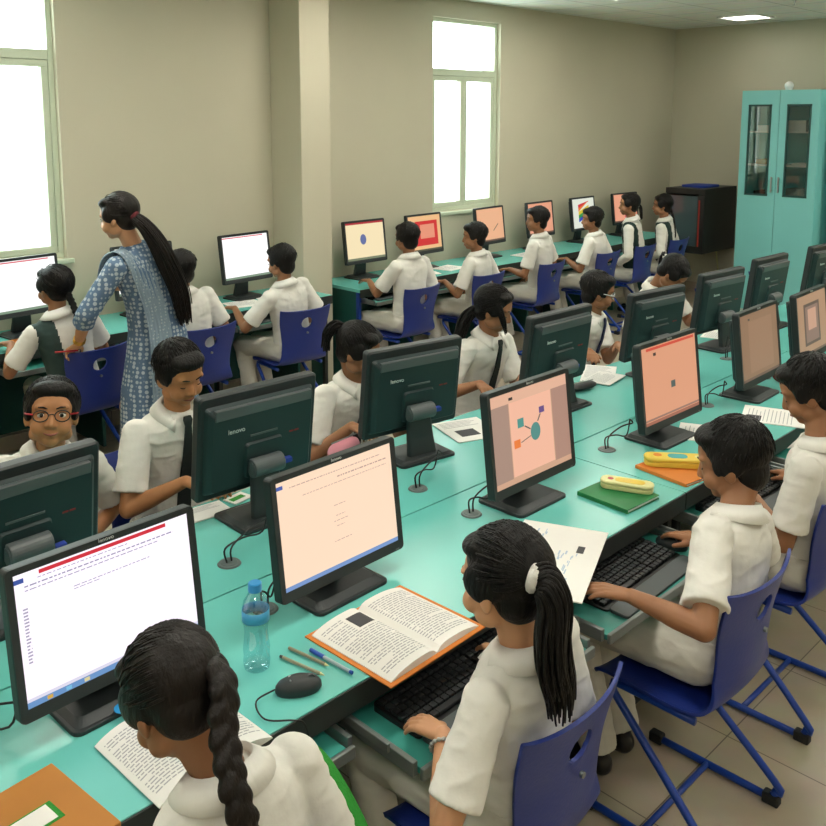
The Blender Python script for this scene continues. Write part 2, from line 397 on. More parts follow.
def monitor(loc, yaw, label, group, scheme, tilt=7, front_detail=True, cz=.240, vs=1.0):
    r = empty('computer_monitor', loc, rad(yaw)); tag(r, label, 'monitor', group)
    b = MB(); b.prism([(x*1.0, y+.02) for x, y in rrect(.25, .19, .02)], 0, .010)
    b.rings([[V((x, y+.02, .010)) for x, y in rrect(.235, .175, .02)], [V((x*.93, y*.9+.03, .020)) for x, y in rrect(.22, .16, .02)]])
    b.build('stand_base', M['mon'], r, bevel=.002)
    n = MB(); n.rings([[V((x, y, z)) for x, y in rrect(wd, .024, .008, 3)] for z, y_, wd in ()] or
        [[V((x, y+yo, z)) for x, y in rrect(wd, .026, .008, 3)] for z, yo, wd in ((.014, .062, .125), (.08, .05, .112), (.15, .042, .10), (.19, .040, .09))])
    n.build('stand_neck', M['mon'], r)
    h = MB(); h.cone((-.055, .052, .178), (.055, .052, .178), .030, seg=24); h.cone((-.058, .052, .178), (.058, .052, .178), .022, seg=24)
    h.build('hinge', M['band'], r, bevel=.003)
    T = Matrix.Translation((0, 0, cz)) @ Matrix.Rotation(-rad(tilt), 4, 'X') @ Matrix.Diagonal((1, 1, vs, 1))
    def put(mb, name, m, par, **k):
        me = mb.mesh(name); me.transform(T); return link(name, me, m, par, **k)
    # bezel as a ring frame
    W_, H_ = .432, .340
    fr = MB(); zc = .006; ow, oh = W_/2, H_/2
    o_ = rrect(W_, H_, .012, 4); i_ = []
    nq = len(o_)
    for x, z in o_: i_.append((max(-SW/2, min(SW/2, x)), max(-SH/2, min(SH/2, z-zc))+zc))
    ringsv = [[V((x, -.018, z)) for x, z in i_], [V((x, -.021, z)) for x, z in [(x*.995, z*.995) for x, z in o_]], [V((x, -.016, z)) for x, z in o_], [V((x, .008, z)) for x, z in o_], [V((x*.97, .014, z*.97)) for x, z in o_]]
    fr.rings(ringsv, close=False)
    fr.f.append(tuple(range(4*nq, 5*nq))); fr.mi.append(0)
    bz = put(fr, 'bezel', M['mon'], r)
    TS = T @ Matrix.Translation((0, -.0176, zc))
    base, st = scheme[0]
    key = 'e_%s_%.2f' % (base, st)
    if key not in M: M[key] = emat('glow_'+base.strip('#'), base, st)
    sm = MB().box((0, .002, 0), (SW+.002, .004, SH+.002)).mesh('screen'); sm.transform(TS)
    sc = link('screen', sm, M[key], r)
    for it in scheme[1:]:
        if it[0] == 'lines': screen_lines(sc, TS, it[1], it[2], it[3], it[4])
        else:
            nm, u0, v0, u1, v1, c, s = it[:7]; kw = it[7] if len(it) > 7 else {}
            screen_rect(sc, TS, nm, u0, v0, u1, v1, c, s, **kw)
    # back housing
    bh = MB()
    def rr(w, h, y, dz=0): return [V((x, y, z+dz)) for x, z in rrect(w, h, .012, 3)]
    bh.rings([rr(.40, .29, .010, -.005), rr(.385, .275, .026, -.005), rr(.36, .25, .040, -.008)]); bh.rings([rr(.14, .12, .038, -.055), rr(.13, .11, .050, -.055)])
    hs = put(bh, 'back_housing', M['monback'], r)
    put(MB().box((0, .036, .116), (.35, .016, .034), ), 'vent_band', M['band'], hs, bevel=.003)
    put(MB().box((-.0, .0415, .026), (.10, .004, .006)), 'housing_ridge', M['band'], hs)
    RB = T @ Matrix.Translation((.10, .0415, .055)) @ Matrix.Rotation(pi, 4, 'Z') @ Matrix.Rotation(pi/2, 4, 'X')
    text('lenovo', .022, M['logo'], hs, RB)
    put(MB().box((-.125, .0412, .004), (.016, .0012, .005)).box((-.105, .0412, .004), (.016, .0012, .005)), 'model_mark', M['redlogo'], hs)
    put(MB().box((-.085, .054, -.085), (.03, .018, .016)), 'video_plug', M['bluecase'], hs, bevel=.002)
    if front_detail:
        RF = TS @ Matrix.Translation((0, -.0035, SH/2+.0105)) @ Matrix.Rotation(pi/2, 4, 'X')
        text('lenovo', .013, M['logo'], bz, RF)
        put(MB().box((.19, -.0205, -.165), (.014, .002, .004)), 'power_button', M['band'], bz)
    return r

doc = [('lines', 'text_lines', [(.12, .62, .93, .006), (.05, .9, .89, .01), (.05, .8, .86, .007), (.3, .75, .76, .006), (.3, .45, .74, .005)], '#a9a6c6', .75),
       ('lines', 'margin_text', [(.03, .055, v/40, .012) for v in range(13, 30)], '#b9b4cc', .8)]
S1 = [('#fdf6ff', 1.08), ('title_bar', .13, .955, .86, .985, '#d8283c', .95), ('office_button', 0, .93, .05, .965, '#3a57a8', .9), ('task_bar', 0, 0, 1, .045, '#6d9ad0', .9),
      ('task_icons', .1, .008, .13, .036, '#e0b04a', .9, {'lift': 2}), ('browser_icon', .2, .008, .23, .036, '#7fc6e8', .9, {'lift': 2}), ('folder_icon', .3, .008, .33, .036, '#e8d8a0', .9, {'lift': 2}), ('status_bar', 0, .045, 1, .07, '#e4e0f2', .95)] + doc
S2 = [('#fbdcc0', 1.03), ('task_bar', 0, 0, 1, .04, '#7d9fd6', .9), ('office_button', 0, .93, .05, .965, '#4a64b4', .9),
      ('lines', 'text_lines', [(.1, .9, .92, .008), (.5, .95, .86, .012), (.2, .95, .81, .006), (.45, .55, .6, .006), (.46, .54, .5, .006), (.44, .56, .45, .006), (.46, .53, .4, .006), (.43, .58, .26, .006)], '#c9a596', .85)]
S3 = [('#e2b294', .82), ('toolbar', 0, .88, 1, 1, '#f0bda0', .88), ('side_panel', 0, .06, .21, .88, '#bf9d8c', .75), ('notes_panel', .78, .06, 1, .88, '#c59a88', .75), ('document_page', .22, .07, .77, .88, '#f9bea2', .94),
      ('centre_oval', .47, .38, .60, .58, '#5c9f97', .75, {'lift': 2, 'ell': True}), ('teal_square', .31, .58, .39, .68, '#5aa79c', .75, {'lift': 2}), ('orange_square', .25, .37, .33, .46, '#f0803c', .95, {'lift': 2}), ('violet_square', .60, .66, .67, .73, '#7a5a9c', .7, {'lift': 2}),
      ('connector', 0, 0, 0, 0, '#6f6a68', .6, {'lift': 2, 'poly': [(.395, .575), (.405, .585), (.475, .53), (.467, .52)]}), ('connector', 0, 0, 0, 0, '#6f6a68', .6, {'lift': 2, 'poly': [(.34, .41), (.34, .42), (.47, .455), (.47, .445)]}), ('connector', 0, 0, 0, 0, '#6f6a68', .6, {'lift': 2, 'poly': [(.565, .585), (.58, .58), (.62, .65), (.605, .655)]}), ('toolbar_icon', .22, .91, .27, .94, '#3a3a3a', .5, {'lift': 2})]
S4 = [('#eda884', .85), ('title_bar', .08, .95, .97, .985, '#e0503c', .85), ('cursor_block', .49, .38, .57, .47, '#6a7a74', .6), ('toolbar_icon', .2, .87, .25, .91, '#5a4a44', .5), ('task_bar', 0, .0, 1, .04, '#b9745e', .75), ('status_bar', 0, .05, 1, .075, '#b08878', .7)]
S5 = [('#b08a6c', .62), ('document_page', .2, .1, .85, .88, '#ba9274', .64), ('task_bar', 0, 0, 1, .04, '#8a6a5a', .6), ('toolbar_icon', .2, .9, .25, .93, '#5a4a44', .5)]
S6 = [('#c49c7c', .72), ('picture_frame', .2, .15, .75, .85, '#7a665a', .55), ('picture_mat', .25, .2, .70, .8, '#a8887a', .65, {'lift': 2}), ('picture', .33, .4, .62, .75, '#d8a88e', .8, {'lift': 3}), ('task_bar', 0, 0, 1, .04, '#8a6a5a', .6)]
OFF = [('#20262a', .05)]
WHT = [('#ffffff', 1.1), ('title_bar', .0, .96, .9, .985, '#e06070', .95), ('task_bar', 0, 0, 1, .05, '#8fa890', .8)]
gm = 'charcoal monitors on the near side of the island'
monitor((.817, 1.745, DH), 2, 'large charcoal monitor with a bright white document before the braided girl', gm, S1, cz=.213, vs=.925)
monitor((1.455, 1.745, DH), 1.5, 'charcoal monitor with a peach document beside the water bottle', gm, S2, cz=.212, vs=.94)
monitor((2.265, 1.736, DH), .3, 'charcoal monitor showing a teal oval diagram on a pink page', gm, S3)
monitor((3.119, 1.718, DH), -.7, 'charcoal monitor with a plain salmon screen and red title bar', gm, S4)
monitor((3.913, 1.72, DH), 2, 'charcoal monitor with a dim brown blank page, near the cabinet', gm, S5)
monitor((4.50, 1.717, DH), 3, 'charcoal monitor showing a framed picture at the right photo edge', gm, S6)
gf = 'monitors seen from the back on the far side of the island'
fl_ = [((.86, 2.29), 4, 'monitor back in front of the smiling boy with glasses'), ((1.585, 2.289), -2, 'monitor back between the boy with a tie and the girl with a tie'),
       ((2.30, 2.31), -9, 'monitor back just right of the ponytail girl wearing a tie'), ((3.158, 2.275), -1, 'monitor back beside the boy with silver glasses'),
       ((3.89, 2.229), -5, 'monitor back hiding the bent over pupil'), ((4.628, 2.262), -4, 'monitor back with an empty blue chair behind it, below the rack'),
       ((5.323, 2.298), -1, 'monitor back standing before the teal cabinet doors'), ((6.10, 2.27), -4, 'monitor back cut by the right photo edge above the framed picture screen')]
monitor((.825, 2.25, DH), 183, fl_[0][2], gf, OFF, front_detail=False, cz=.238, vs=.95)
p0 = monitor((fl_[1][0][0], fl_[1][0][1], DH), 180+fl_[1][1], fl_[1][2], gf, OFF, front_detail=False, cz=.260)
for (x, y), yw, l in fl_[2:]:
    c = copy_tree(p0); c.location = (x, y, DH); c.rotation_euler = (0, 0, rad(180+yw)); c['label'] = l
gw = 'monitors on the wall desks'
R1 = [('#f2c08a', .95), ('red_panel', .2, .15, .9, .85, '#d82c30', .9), ('inner_page', .35, .35, .8, .75, '#f09a7c', .9, {'lift': 2}), ('task_bar', 0, 0, 1, .05, '#6a6a50', .6)]
monitor((2.035, 5.224, DH), 7, 'monitor with a blank white screen under the left window', gw, WHT, front_detail=False, cz=.29)
monitor((2.80, 5.24, DH), 4, 'monitor mostly hidden behind the standing teacher', gw, WHT, front_detail=False, cz=.29)
monitor((3.573, 5.239, DH), 5, 'monitor with a blank white screen left of the column', gw, WHT, front_detail=False, cz=.29)
monitor((4.71, 5.264, DH), .5, 'monitor with a blue dot on a cream page right of the column', gw, [('#f6e3b8', 1.0), ('title_bar', 0, .95, 1, 1, '#c0303c', .8), ('blue_dot', .36, .4, .52, .68, '#6a78b0', .8, {'ell': True}), ('task_bar', 0, 0, 1, .06, '#8f9a7a', .7)], front_detail=False, cz=.29)
monitor((5.376, 5.26, DH), 2.6, 'wall monitor with a red square drawing beneath the window', gw, R1, front_detail=False, cz=.29)
monitor((6.222, 5.26, DH), 4.8, 'wall monitor with a peach page right below the far window', gw, [('#f3b890', .92), ('drawn_line', 0, 0, 0, 0, '#6a5a50', .6, {'poly': [(.6, .3), (.8, .5), (.79, .52), (.59, .32)]}), ('task_bar', 0, 0, 1, .05, '#8a6a5a', .6)], front_detail=False, cz=.29)
monitor((6.97, 5.26, DH), 3, 'wall monitor with a salmon page and small red box', gw, [('#f0a888', .9), ('red_box', .3, .6, .8, .8, '#d84a3c', .85), ('task_bar', 0, 0, 1, .05, '#8a6a5a', .6)], front_detail=False, cz=.29)
monitor((7.687, 5.26, DH), 2.6, 'wall monitor showing a diagonal rainbow painting', gw, [('#e6eadc', .95)] + [('rainbow_stripe', 0, 0, 0, 0, c, .85, {'poly': [(.25+.0, .2+k*.12), (.75, .2+k*.12+.2 if k < 3 else .9), (.75, min(.9, .2+k*.12+.32)), (.25, min(.9, .32+k*.12))]}) for k, c in enumerate(['#3a50c0', '#2f9a50', '#e8d03a', '#f08030', '#d82c40'])], front_detail=False, cz=.29)
monitor((8.457, 5.25, DH), -4, 'farthest wall monitor, with a red and violet page, near the rack', gw, [('#f2a888', .9), ('red_panel', .45, .1, .9, .85, '#d8405c', .85), ('violet_panel', .6, .25, .85, .7, '#7a50a0', .7, {'lift': 2}), ('task_bar', 0, 0, 1, .05, '#8a6a5a', .6)], front_detail=False, cz=.29)

# ------------------------------------------------------------------ chairs: local origin floor, sitter faces +Y
PROF = [(.215, .402, .165), (.20, .420, .178), (.15, .432, .188), (.05, .430, .192), (-.05, .428, .192), (-.115, .436, .186), (-.155, .465, .172), (-.172, .52, .158), (-.178, .58, .156), (-.184, .65, .166), (-.197, .72, .180), (-.214, .785, .186), (-.217, .795, .184)]
def catmull(P, n):
    out = []; m = len(P)
    for i in range(m - 1):
        p0, p1, p2, p3 = [V(P[max(0, min(m - 1, j))]) for j in (i - 1, i, i + 1, i + 2)]
        for k in range(n):
            t = k / n; out.append(.5 * ((2 * p1) + (p2 - p0) * t + (2 * p0 - 5 * p1 + 4 * p2 - p3) * t * t + (3 * p1 - p0 - 3 * p2 + p3) * t ** 3))
    out.append(V(P[-1])); return out
def make_chair():
    r = empty('school_chair')
    pr = catmull([V(p) for p in PROF], 6); NU = 28
    vs = []; ids = {}; fs = []
    hz, hx, rx, rz_ = .712, 0, .040, .036
    for j, (y, z, w) in enumerate(pr):
        back = max(0, min(1, (z-.43)/.1))
        for i in range(NU+1):
            u = -1 + 2*i/NU; x = u*w
            yy = y + back*(u*u)*.034; zz = z + (1-back)*(abs(u)**3)*.010 + back*max(0, (z-.74)/.05)*(u**4)*.010
            if j < 8: zz -= (1-back)*.012*(1-u*u)
            vs.append(V((x, yy, zz)))
    rem = set()
    for j in range(len(pr)-1):
        for i in range(NU):
            q = (j*(NU+1)+i, j*(NU+1)+i+1, (j+1)*(NU+1)+i+1, (j+1)*(NU+1)+i)
            c = sum((vs[k] for k in q), V())/4
            if c.z > .6 and ((c.x-hx)/rx)**2+((c.z-hz)/rz_)**2 < 1: rem |= set(q)
            else: fs.append(q)
    for k in rem:
        d = V(((vs[k].x-hx)/rx, (vs[k].z-hz)/rz_)); L = d.length
        if L > .5: vs[k].x = hx+d[0]/L*rx; vs[k].z = hz+d[1]/L*rz_
    m = MB(); m.add(vs, fs); s = m.build('seat_shell', M['chair'], r, smooth=True, solid=.009, bevel=.002)
    MB().cone((0, -.2085, .648), (0, -.2005, .648), .007, seg=14).build('maker_badge', M['rail'], s)
    f = MB(); cb_ = None
    for sd in (-1, 1):
        pts = [(.21, .016), (-.12, .016), (-.155, .018), (-.176, .027), (-.183, .045), (-.176, .075), (.12, .345), (.150, .378), (.150, .400), (.125, .409), (-.10, .409)]
        P = catmull([V((sd*.195 if z < .3 else sd*.165, y, z)) for y, z in pts], 4)
        MB().tube(P, .0115, 10).build('leg', M['bluepost'], r, smooth=True)
        lg = [x for x in COL.objects if x.parent == r and x.name.startswith('leg')][-1]
        MB().box((sd*.195, .205, .017), (.032, .045, .034)).build('foot_cap', M['rubber'], lg, bevel=.006)
        MB().box((sd*.195, -.172, .017), (.032, .05, .034)).build('foot_cap', M['rubber'], lg, bevel=.006)
    MB().cone((-.19, .03, .018), (.19, .03, .018), .009, seg=10).build('crossbar', M['bluepost'], r, smooth=True)
    MB().cone((-.16, .02, .409), (.16, .02, .409), .008, seg=10).build('seat_bracket', M['bluepost'], r, smooth=True)
    return r
proto = make_chair(); first = [True]
def chair(x, y, yaw, label, group):
    c = proto if first[0] else copy_tree(proto); first[0] = False
    c.location = (x, y, 0); c.rotation_euler = (0, 0, rad(yaw)); tag(c, label, 'chair', group)
g1, g2, g3 = 'blue chairs on the near side of the island', 'blue chairs on the far side of the island', 'blue chairs at the wall desks'
chair(.72, 1.155, 0, 'blue plastic chair under the braided girl', g1)
chair(1.445, 1.16, 2, 'blue plastic chair of the girl with a white hair tie', g1)
chair(2.25, 1.125, 0, 'blue plastic chair with tubular legs under the boy using the mouse', g1)
chair(2.975, 1.17, 0, 'blue plastic chair cut by the right photo edge under the short haired pupil', g1)
for x, y, w_, l in ((1.10, 2.82, 180, 'blue chair of the smiling boy with glasses'), (1.565, 2.80, 181, 'blue chair behind the boy with the dark tie'), (2.385, 2.84, 180, 'blue chair of the ponytail girl with a tie'),
      (3.28, 2.84, 180, 'blue chair of the loose haired girl in a tie'), (4.22, 2.84, 180, 'blue chair of the boy with silver glasses'), (5.18, 2.86, 178, 'blue chair of the bent over pupil'),
      (6.05, 2.86, 180, 'empty blue chair behind the monitor below the rack'), (7.0, 2.9, 176, 'empty blue chair in front of the teal cabinet')):
    chair(x, y, w_, l, g2)
for x, y, w_, l in ((2.10, 4.66, 3, 'blue wall-row chair that the teacher holds'), (2.79, 4.66, 0, 'blue wall-row chair right of the standing teacher'), (3.52, 4.66, -6, 'blue wall-row chair left of the column'),
      (4.56, 4.66, 2, 'blue wall-row chair right of the column'), (5.33, 4.68, 0, 'blue wall-row chair in front of the blue pencil bag'), (6.12, 4.66, 2, 'blue wall-row chair in the middle under the far window side'),
      (6.98, 4.66, 0, 'blue wall-row chair facing the rainbow screen'), (7.62, 4.66, 0, 'blue wall-row chair of the girl with a white hair tie and dark stripe'), (8.26, 4.66, 0, 'blue wall-row chair nearest the black rack')):
    chair(x, y, w_, l, g3)

# ------------------------------------------------------------------ cabinets and rack
def cabinet(y0, y1, xf, label, vis=True):
    r = empty('steel_cabinet', (xf, (y0+y1)/2, 0)); tag(r, label, 'cabinet'); off = r.location; H = 2.28; D = .42; t = .02
    m = MB(); yc = (y0+y1)/2; w = y1-y0
    m.box((xf+.02+D/2, y0+t/2, H/2), (D, t, H)); m.box((xf+.02+D/2, y1-t/2, H/2), (D, t, H)); m.box((xf+.02+D-t/2, yc, H/2), (t, w-2*t, H))
    m.box((xf+.02+D/2, yc, H-t/2), (D, w-2*t, t)); m.box((xf+.02+D/2, yc, .04), (D, w-2*t, .08))
    m.build('carcass', M['cab'], r, off, bevel=.003)
    for z in (.6, 1.0, 1.52, 1.86): MB().box((xf+.04+D/2, yc, z), (D-.06, w-2*t-.004, .015)).build('shelf', M['white'], r, off)
    for s in (0, 1):
        a = y0+.004 if s == 0 else yc+.002; b = yc-.002 if s == 0 else y1-.004
        gw_ = .085; d = MB(); z0, z1 = 1.22, 2.13
        for c, dd in (((xf+.01, (a+b)/2, (.09+z0)/2), (.02, b-a, z0-.09)), ((xf+.01, (a+b)/2, (z1+H)/2), (.02, b-a, H-z1)), ((xf+.01, a+gw_/2, (z0+z1)/2), (.02, gw_, z1-z0)), ((xf+.01, b-gw_/2, (z0+z1)/2), (.02, gw_, z1-z0))): d.box(c, dd)
        dr = d.build('door', M['cab'], r, off)
        g = MB()
        for c, dd in (((xf-.002, (a+b)/2, z0-.0), (.01, b-a-2*gw_+.02, .018)), ((xf-.002, (a+b)/2, z1), (.01, b-a-2*gw_+.02, .018)), ((xf-.002, a+gw_, (z0+z1)/2), (.01, .016, z1-z0)), ((xf-.002, b-gw_, (z0+z1)/2), (.01, .016, z1-z0))): g.box(c, dd)
        g.build('gasket', M['cabd'], dr, off)
        MB().box((xf+.01, (a+b)/2, (z0+z1)/2), (.005, b-a-2*gw_, z1-z0)).build('glass_pane', M['cabglass'], dr, off)
        hy = b-.035 if s == 0 else a+.035
        MB().box((xf-.022, hy, 1.33), (.012, .016, .16)).box((xf-.01, hy, 1.39), (.02, .012, .012)).box((xf-.01, hy, 1.27), (.02, .012, .012)).build('handle', M['steel'], dr, off, bevel=.003)
    return r
cabinet(3.50, 4.30, 9.1, 'tall teal steel cabinet with two glazed doors on the back wall')
cabinet(2.6, 3.40, 9.25, 'second teal steel cabinet, cut by the right photo edge')
k = 0
for y, z, d, m_, l, c in ((3.78, 1.8675, (.2, .2, .11), 'paper', 'pile of white papers on the top cabinet shelf behind the right door', 'paper stack'), (4.1, 1.8675, (.2, .16, .06), 'paper', 'low white paper pile on the top cabinet shelf behind the left door', 'paper stack'),
                  (4.12, 1.5275, (.22, .12, .05), 'brown', 'brown box on the middle cabinet shelf behind the left door', 'box'), (4.02, 1.5275, (.15, .05, .10), 'white', 'small white box beside the brown box in the cabinet', 'box'),
                  (3.72, 1.5275, (.2, .17, .02), 'paper', 'thin white booklet on the middle cabinet shelf', 'booklet'), (3.75, 1.0075, (.2, .2, .28), 'cabin', 'grey carton inside the right half of the cabinet', 'carton'), (4.1, 1.0075, (.2, .18, .24), 'black', 'dark carton low behind the left cabinet door', 'carton')):
    o = MB().box((0, 0, d[2]/2), d).build(c.replace(' ', '_'), M[m_], bevel=.004); o.location = (9.34, y, z+.001); tag(o, l, c)
o = MB().ell((0, 0, .045), (.045, .045, .045), seg=20).cone((0, 0, 0), (0, 0, .015), .035).build('globe_lamp', M['white'], smooth=True); o.location = (9.25, 3.88, 2.28); tag(o, 'small white globe on top of the teal cabinet', 'globe')
rk = empty('network_rack', (9.0, 4.82, .55)); tag(rk, 'black wall mounted network rack with a glass door', 'rack'); off = rk.location
m = MB(); a, b, z0, z1, x0, x1 = 4.60, 5.06, .55, 1.25, 9.0, 9.72
m.box(((x0+x1)/2, a+.01, (z0+z1)/2), (x1-x0, .02, z1-z0)).box(((x0+x1)/2, b-.01, (z0+z1)/2), (x1-x0, .02, z1-z0)).box(((x0+x1)/2, (a+b)/2, z0+.01), (x1-x0, b-a-.04, .02)).box(((x0+x1)/2, (a+b)/2, z1-.01), (x1-x0, b-a-.04, .02)).box((x1-.01, (a+b)/2, (z0+z1)/2), (.02, b-a-.04, z1-z0-.04))
m.build('rack_body', M['rackm'], rk, off, bevel=.004)
d = MB().box((x0-.012, (a+b)/2, z0+.04), (.02, b-a, .08)).box((x0-.012, (a+b)/2, z1-.03), (.02, b-a, .06)).box((x0-.012, a+.04, (z0+z1)/2), (.02, .08, z1-z0-.14)).box((x0-.012, b-.03, (z0+z1)/2), (.02, .06, z1-z0-.14)).build('rack_door', M['rackm'], rk, off, bevel=.003)
MB().box((x0-.012, (a+b)/2+.01, .89), (.006, b-a-.13, .56)).build('glass_pane', M['rackg'], d, off)
MB().box((x0-.026, a+.055, .88), (.008, .014, .5)).build('red_strip', M['redm'], d, off)
for z, h in ((.72, .05), (.8, .04), (1.0, .16)): MB().box((x0+.06, (a+b)/2, z), (.08, b-a-.06, h)).build('patch_panel', M['band'] if h > .1 else M['black'], rk, off)
o = MB().prism([(x, y) for x, y in rrect(.34, .30, .04)], 0, .025).build('blue_folder', M['bluecase'], bevel=.006); o.location = (9.32, 4.83, 1.25); tag(o, 'flat blue folder lying on the network rack', 'folder')
o = MB().tube(catmull([V(p) for p in ((9.5, 4.7, .545), (9.5, 4.68, .4), (9.6, 4.7, .2), (9.68, 4.75, .01))], 5), .008, 8).build('rack_cable', M['cream'], smooth=True); tag(o, 'pale cable hanging below the network rack', 'cable')
o = MB().tube(catmull([V(p) for p in ((9.72, 4.42, 1.12), (9.70, 4.40, 1.18), (9.70, 4.44, 1.26), (9.72, 4.46, 1.2))], 5), .01, 8).build('wall_hook', M['black'], smooth=True); tag(o, 'small black hook on the wall between rack and cabinet', 'hook')
# ------------------------------------------------------------------ things on the desks
T0 = DH + .0005
def at_obj(o, x, y, z=T0, yaw=0): o.location = (x, y, z); o.rotation_euler = (0, 0, rad(yaw)); return o
def grommet(x, y, mx, my, label, side=0):
    g = MB().cone((0, 0, 0), (0, 0, .004), .034, .031, 24).cone((0, 0, .004), (0, 0, .0055), .024, .022, 20).build('cable_grommet', M['grommet'], smooth=False)
    at_obj(g, x, y); tag(g, label, 'grommet', 'grommets in the desktop')
    for k in (-1, 1):
        p = catmull([V(q) for q in ((x+k*.008, y, .757), (x+k*.012, y+.0, .80), ((x+mx)/2+k*.02, (y+my)/2, .81+k*.012), (mx+k*.02, my, .80+.02*k), (mx, my, .84))], 5)
        c = MB().tube(p, .0028, 6).build('monitor_cable', M['cable'], smooth=True); tag(c, ('upper' if k > 0 else 'lower') + ' black cable from the ' + label.replace('round ', ''), 'cable')
grommet(1.33, 2.07, 1.50, 2.12, 'round grommet behind the water bottle')
grommet(2.08, 2.06, 2.22, 2.10, 'round grommet in front of the tie girl monitor back')
grommet(2.06, 1.80, 2.16, 1.80, 'round grommet left of the oval diagram monitor')
grommet(2.85, 1.81, 2.99, 1.80, 'round grommet left of the salmon screen monitor')
grommet(3.62, 1.80, 3.74, 1.78, 'round grommet left of the dim brown screen monitor')
grommet(1.26, 1.80, 1.30, 1.80, 'round grommet left of the peach document monitor')
grommet(.46, 1.84, .62, 1.76, 'round grommet at the left photo edge')
grommet(4.22, 1.81, 4.36, 1.80, 'round grommet left of the framed picture monitor')
grommet(4.42, 2.10, 4.55, 2.16, 'round grommet at the foot of the monitor back below the rack')

# bottle
r = empty('water_bottle', (1.10, 1.61, T0)); tag(r, 'clear plastic water bottle with a blue cap and label', 'bottle')
prof = [(.0, .024), (.004, .029), (.02, .031), (.035, .0295), (.05, .031), (.075, .028), (.095, .0265), (.115, .029), (.118, .0305), (.15, .0305), (.165, .027), (.18, .018), (.186, .0135), (.192, .0135)]
MB().rings([[V((q*cos(2*pi*k/24), q*sin(2*pi*k/24), z)) for k in range(24)] for z, q in prof]).build('bottle_body', M['bottle'], r, smooth=True)
MB().rings([[V((.0312*cos(2*pi*k/24), .0312*sin(2*pi*k/24), z)) for k in range(24)] for z in (.120, .146)], close=False).build('label_sleeve', M['label'], r, smooth=True, solid=.0006)
MB().rings([[V((q*cos(2*pi*k/24), q*sin(2*pi*k/24), z)) for k in range(24)] for z, q in ((.189, .0155), (.207, .0155), (.209, .013))]).build('bottle_cap', M['skyblue'], r)

# mouse
def mouse(x, y, z, yaw, label, cable=None):
    r = empty('computer_mouse', (x, y, z), rad(yaw)); tag(r, label, 'mouse', 'black mice')
    m = MB()
    R_ = []
    for zz, s in ((0, .94), (.006, 1), (.016, .98), (.024, .86), (.030, .62), (.033, .3)):
        R_.append([V((.029*s*cos(a)*(1+.06*sin(a)), .052*s*sin(a)*(1 if s > .8 else 1)-.004*(1-s), zz)) for a in [2*pi*k/24 for k in range(24)]])
    m.rings(R_); b = m.build('mouse_body', M['mon'], r, smooth=True)
    MB().cone((-.003, .028, .026), (.003, .028, .026), .009, seg=16).build('scroll_wheel', M['band'], r)
    MB().box((0, .03, .0295), (.0012, .036, .001)).build('button_gap', M['black'], b)
    text('lenovo', .008, M['logo'], b, Matrix.Translation((0, -.018, .0318)) @ Matrix.Rotation(rad(4), 4, 'X'))
    if cable:
        P = catmull([V(q) for q in cable], 6); inv = Matrix.Rotation(-rad(yaw), 3, 'Z')
        MB().tube([inv @ (p-V((x, y, z))) for p in P], .002, 6).build('mouse_cable', M['cable'], r, smooth=True)
mouse(1.115, 1.475, T0, -118, 'black mouse on the desk below the three pens', [(1.07, 1.50, .762), (1.02, 1.50, .758), (1.00, 1.44, .757), (1.04, 1.395, .757), (1.06, 1.385, .745), (1.07, 1.38, .70), (1.075, 1.385, .66)])
# pens
def pen(x0, y0, x1, y1, kind, label):
    r = empty('pencil' if kind == 'p' else 'pen', (x0, y0, T0+.0055)); tag(r, label, 'pencil' if kind == 'p' else 'pen'); d = V((x1-x0, y1-y0, 0)); t = d.normalized(); L = d.length
    if kind == 'p':
        MB().cone((0, 0, 0), t*(L-.012), .0038, seg=6).build('pencil_barrel', M['graphite'], r); MB().cone(t*(L-.012), t*L, .0037, .0005, 6).build('pencil_point', M['cream'], r)
        MB().cone(-t*.008, V((0, 0, 0)), .0038, seg=8).build('pencil_cap', M['black'] if y0 < 1.595 else M['graphite'], r)
    else:
        MB().cone(t*.04, t*L, .0042, seg=10).build('pen_barrel', M['penclear'], r); MB().cone((0, 0, 0), t*.045, .0052, seg=10).build('pen_cap', M['bluepen'], r, smooth=False)
        MB().cone(t*(L-.0), t*(L+.007), .0043, seg=10).build('pen_plug', M['bluepen'], r)
pen(1.160, 1.592, 1.185, 1.47, 'p', 'slim pencil with a black end, lowest of the three pens')
pen(1.195, 1.605, 1.215, 1.49, 'p', 'grey brown pencil in the middle of the three pens')
pen(1.225, 1.57, 1.235, 1.44, 'b', 'clear pen with a blue cap beside the open book')

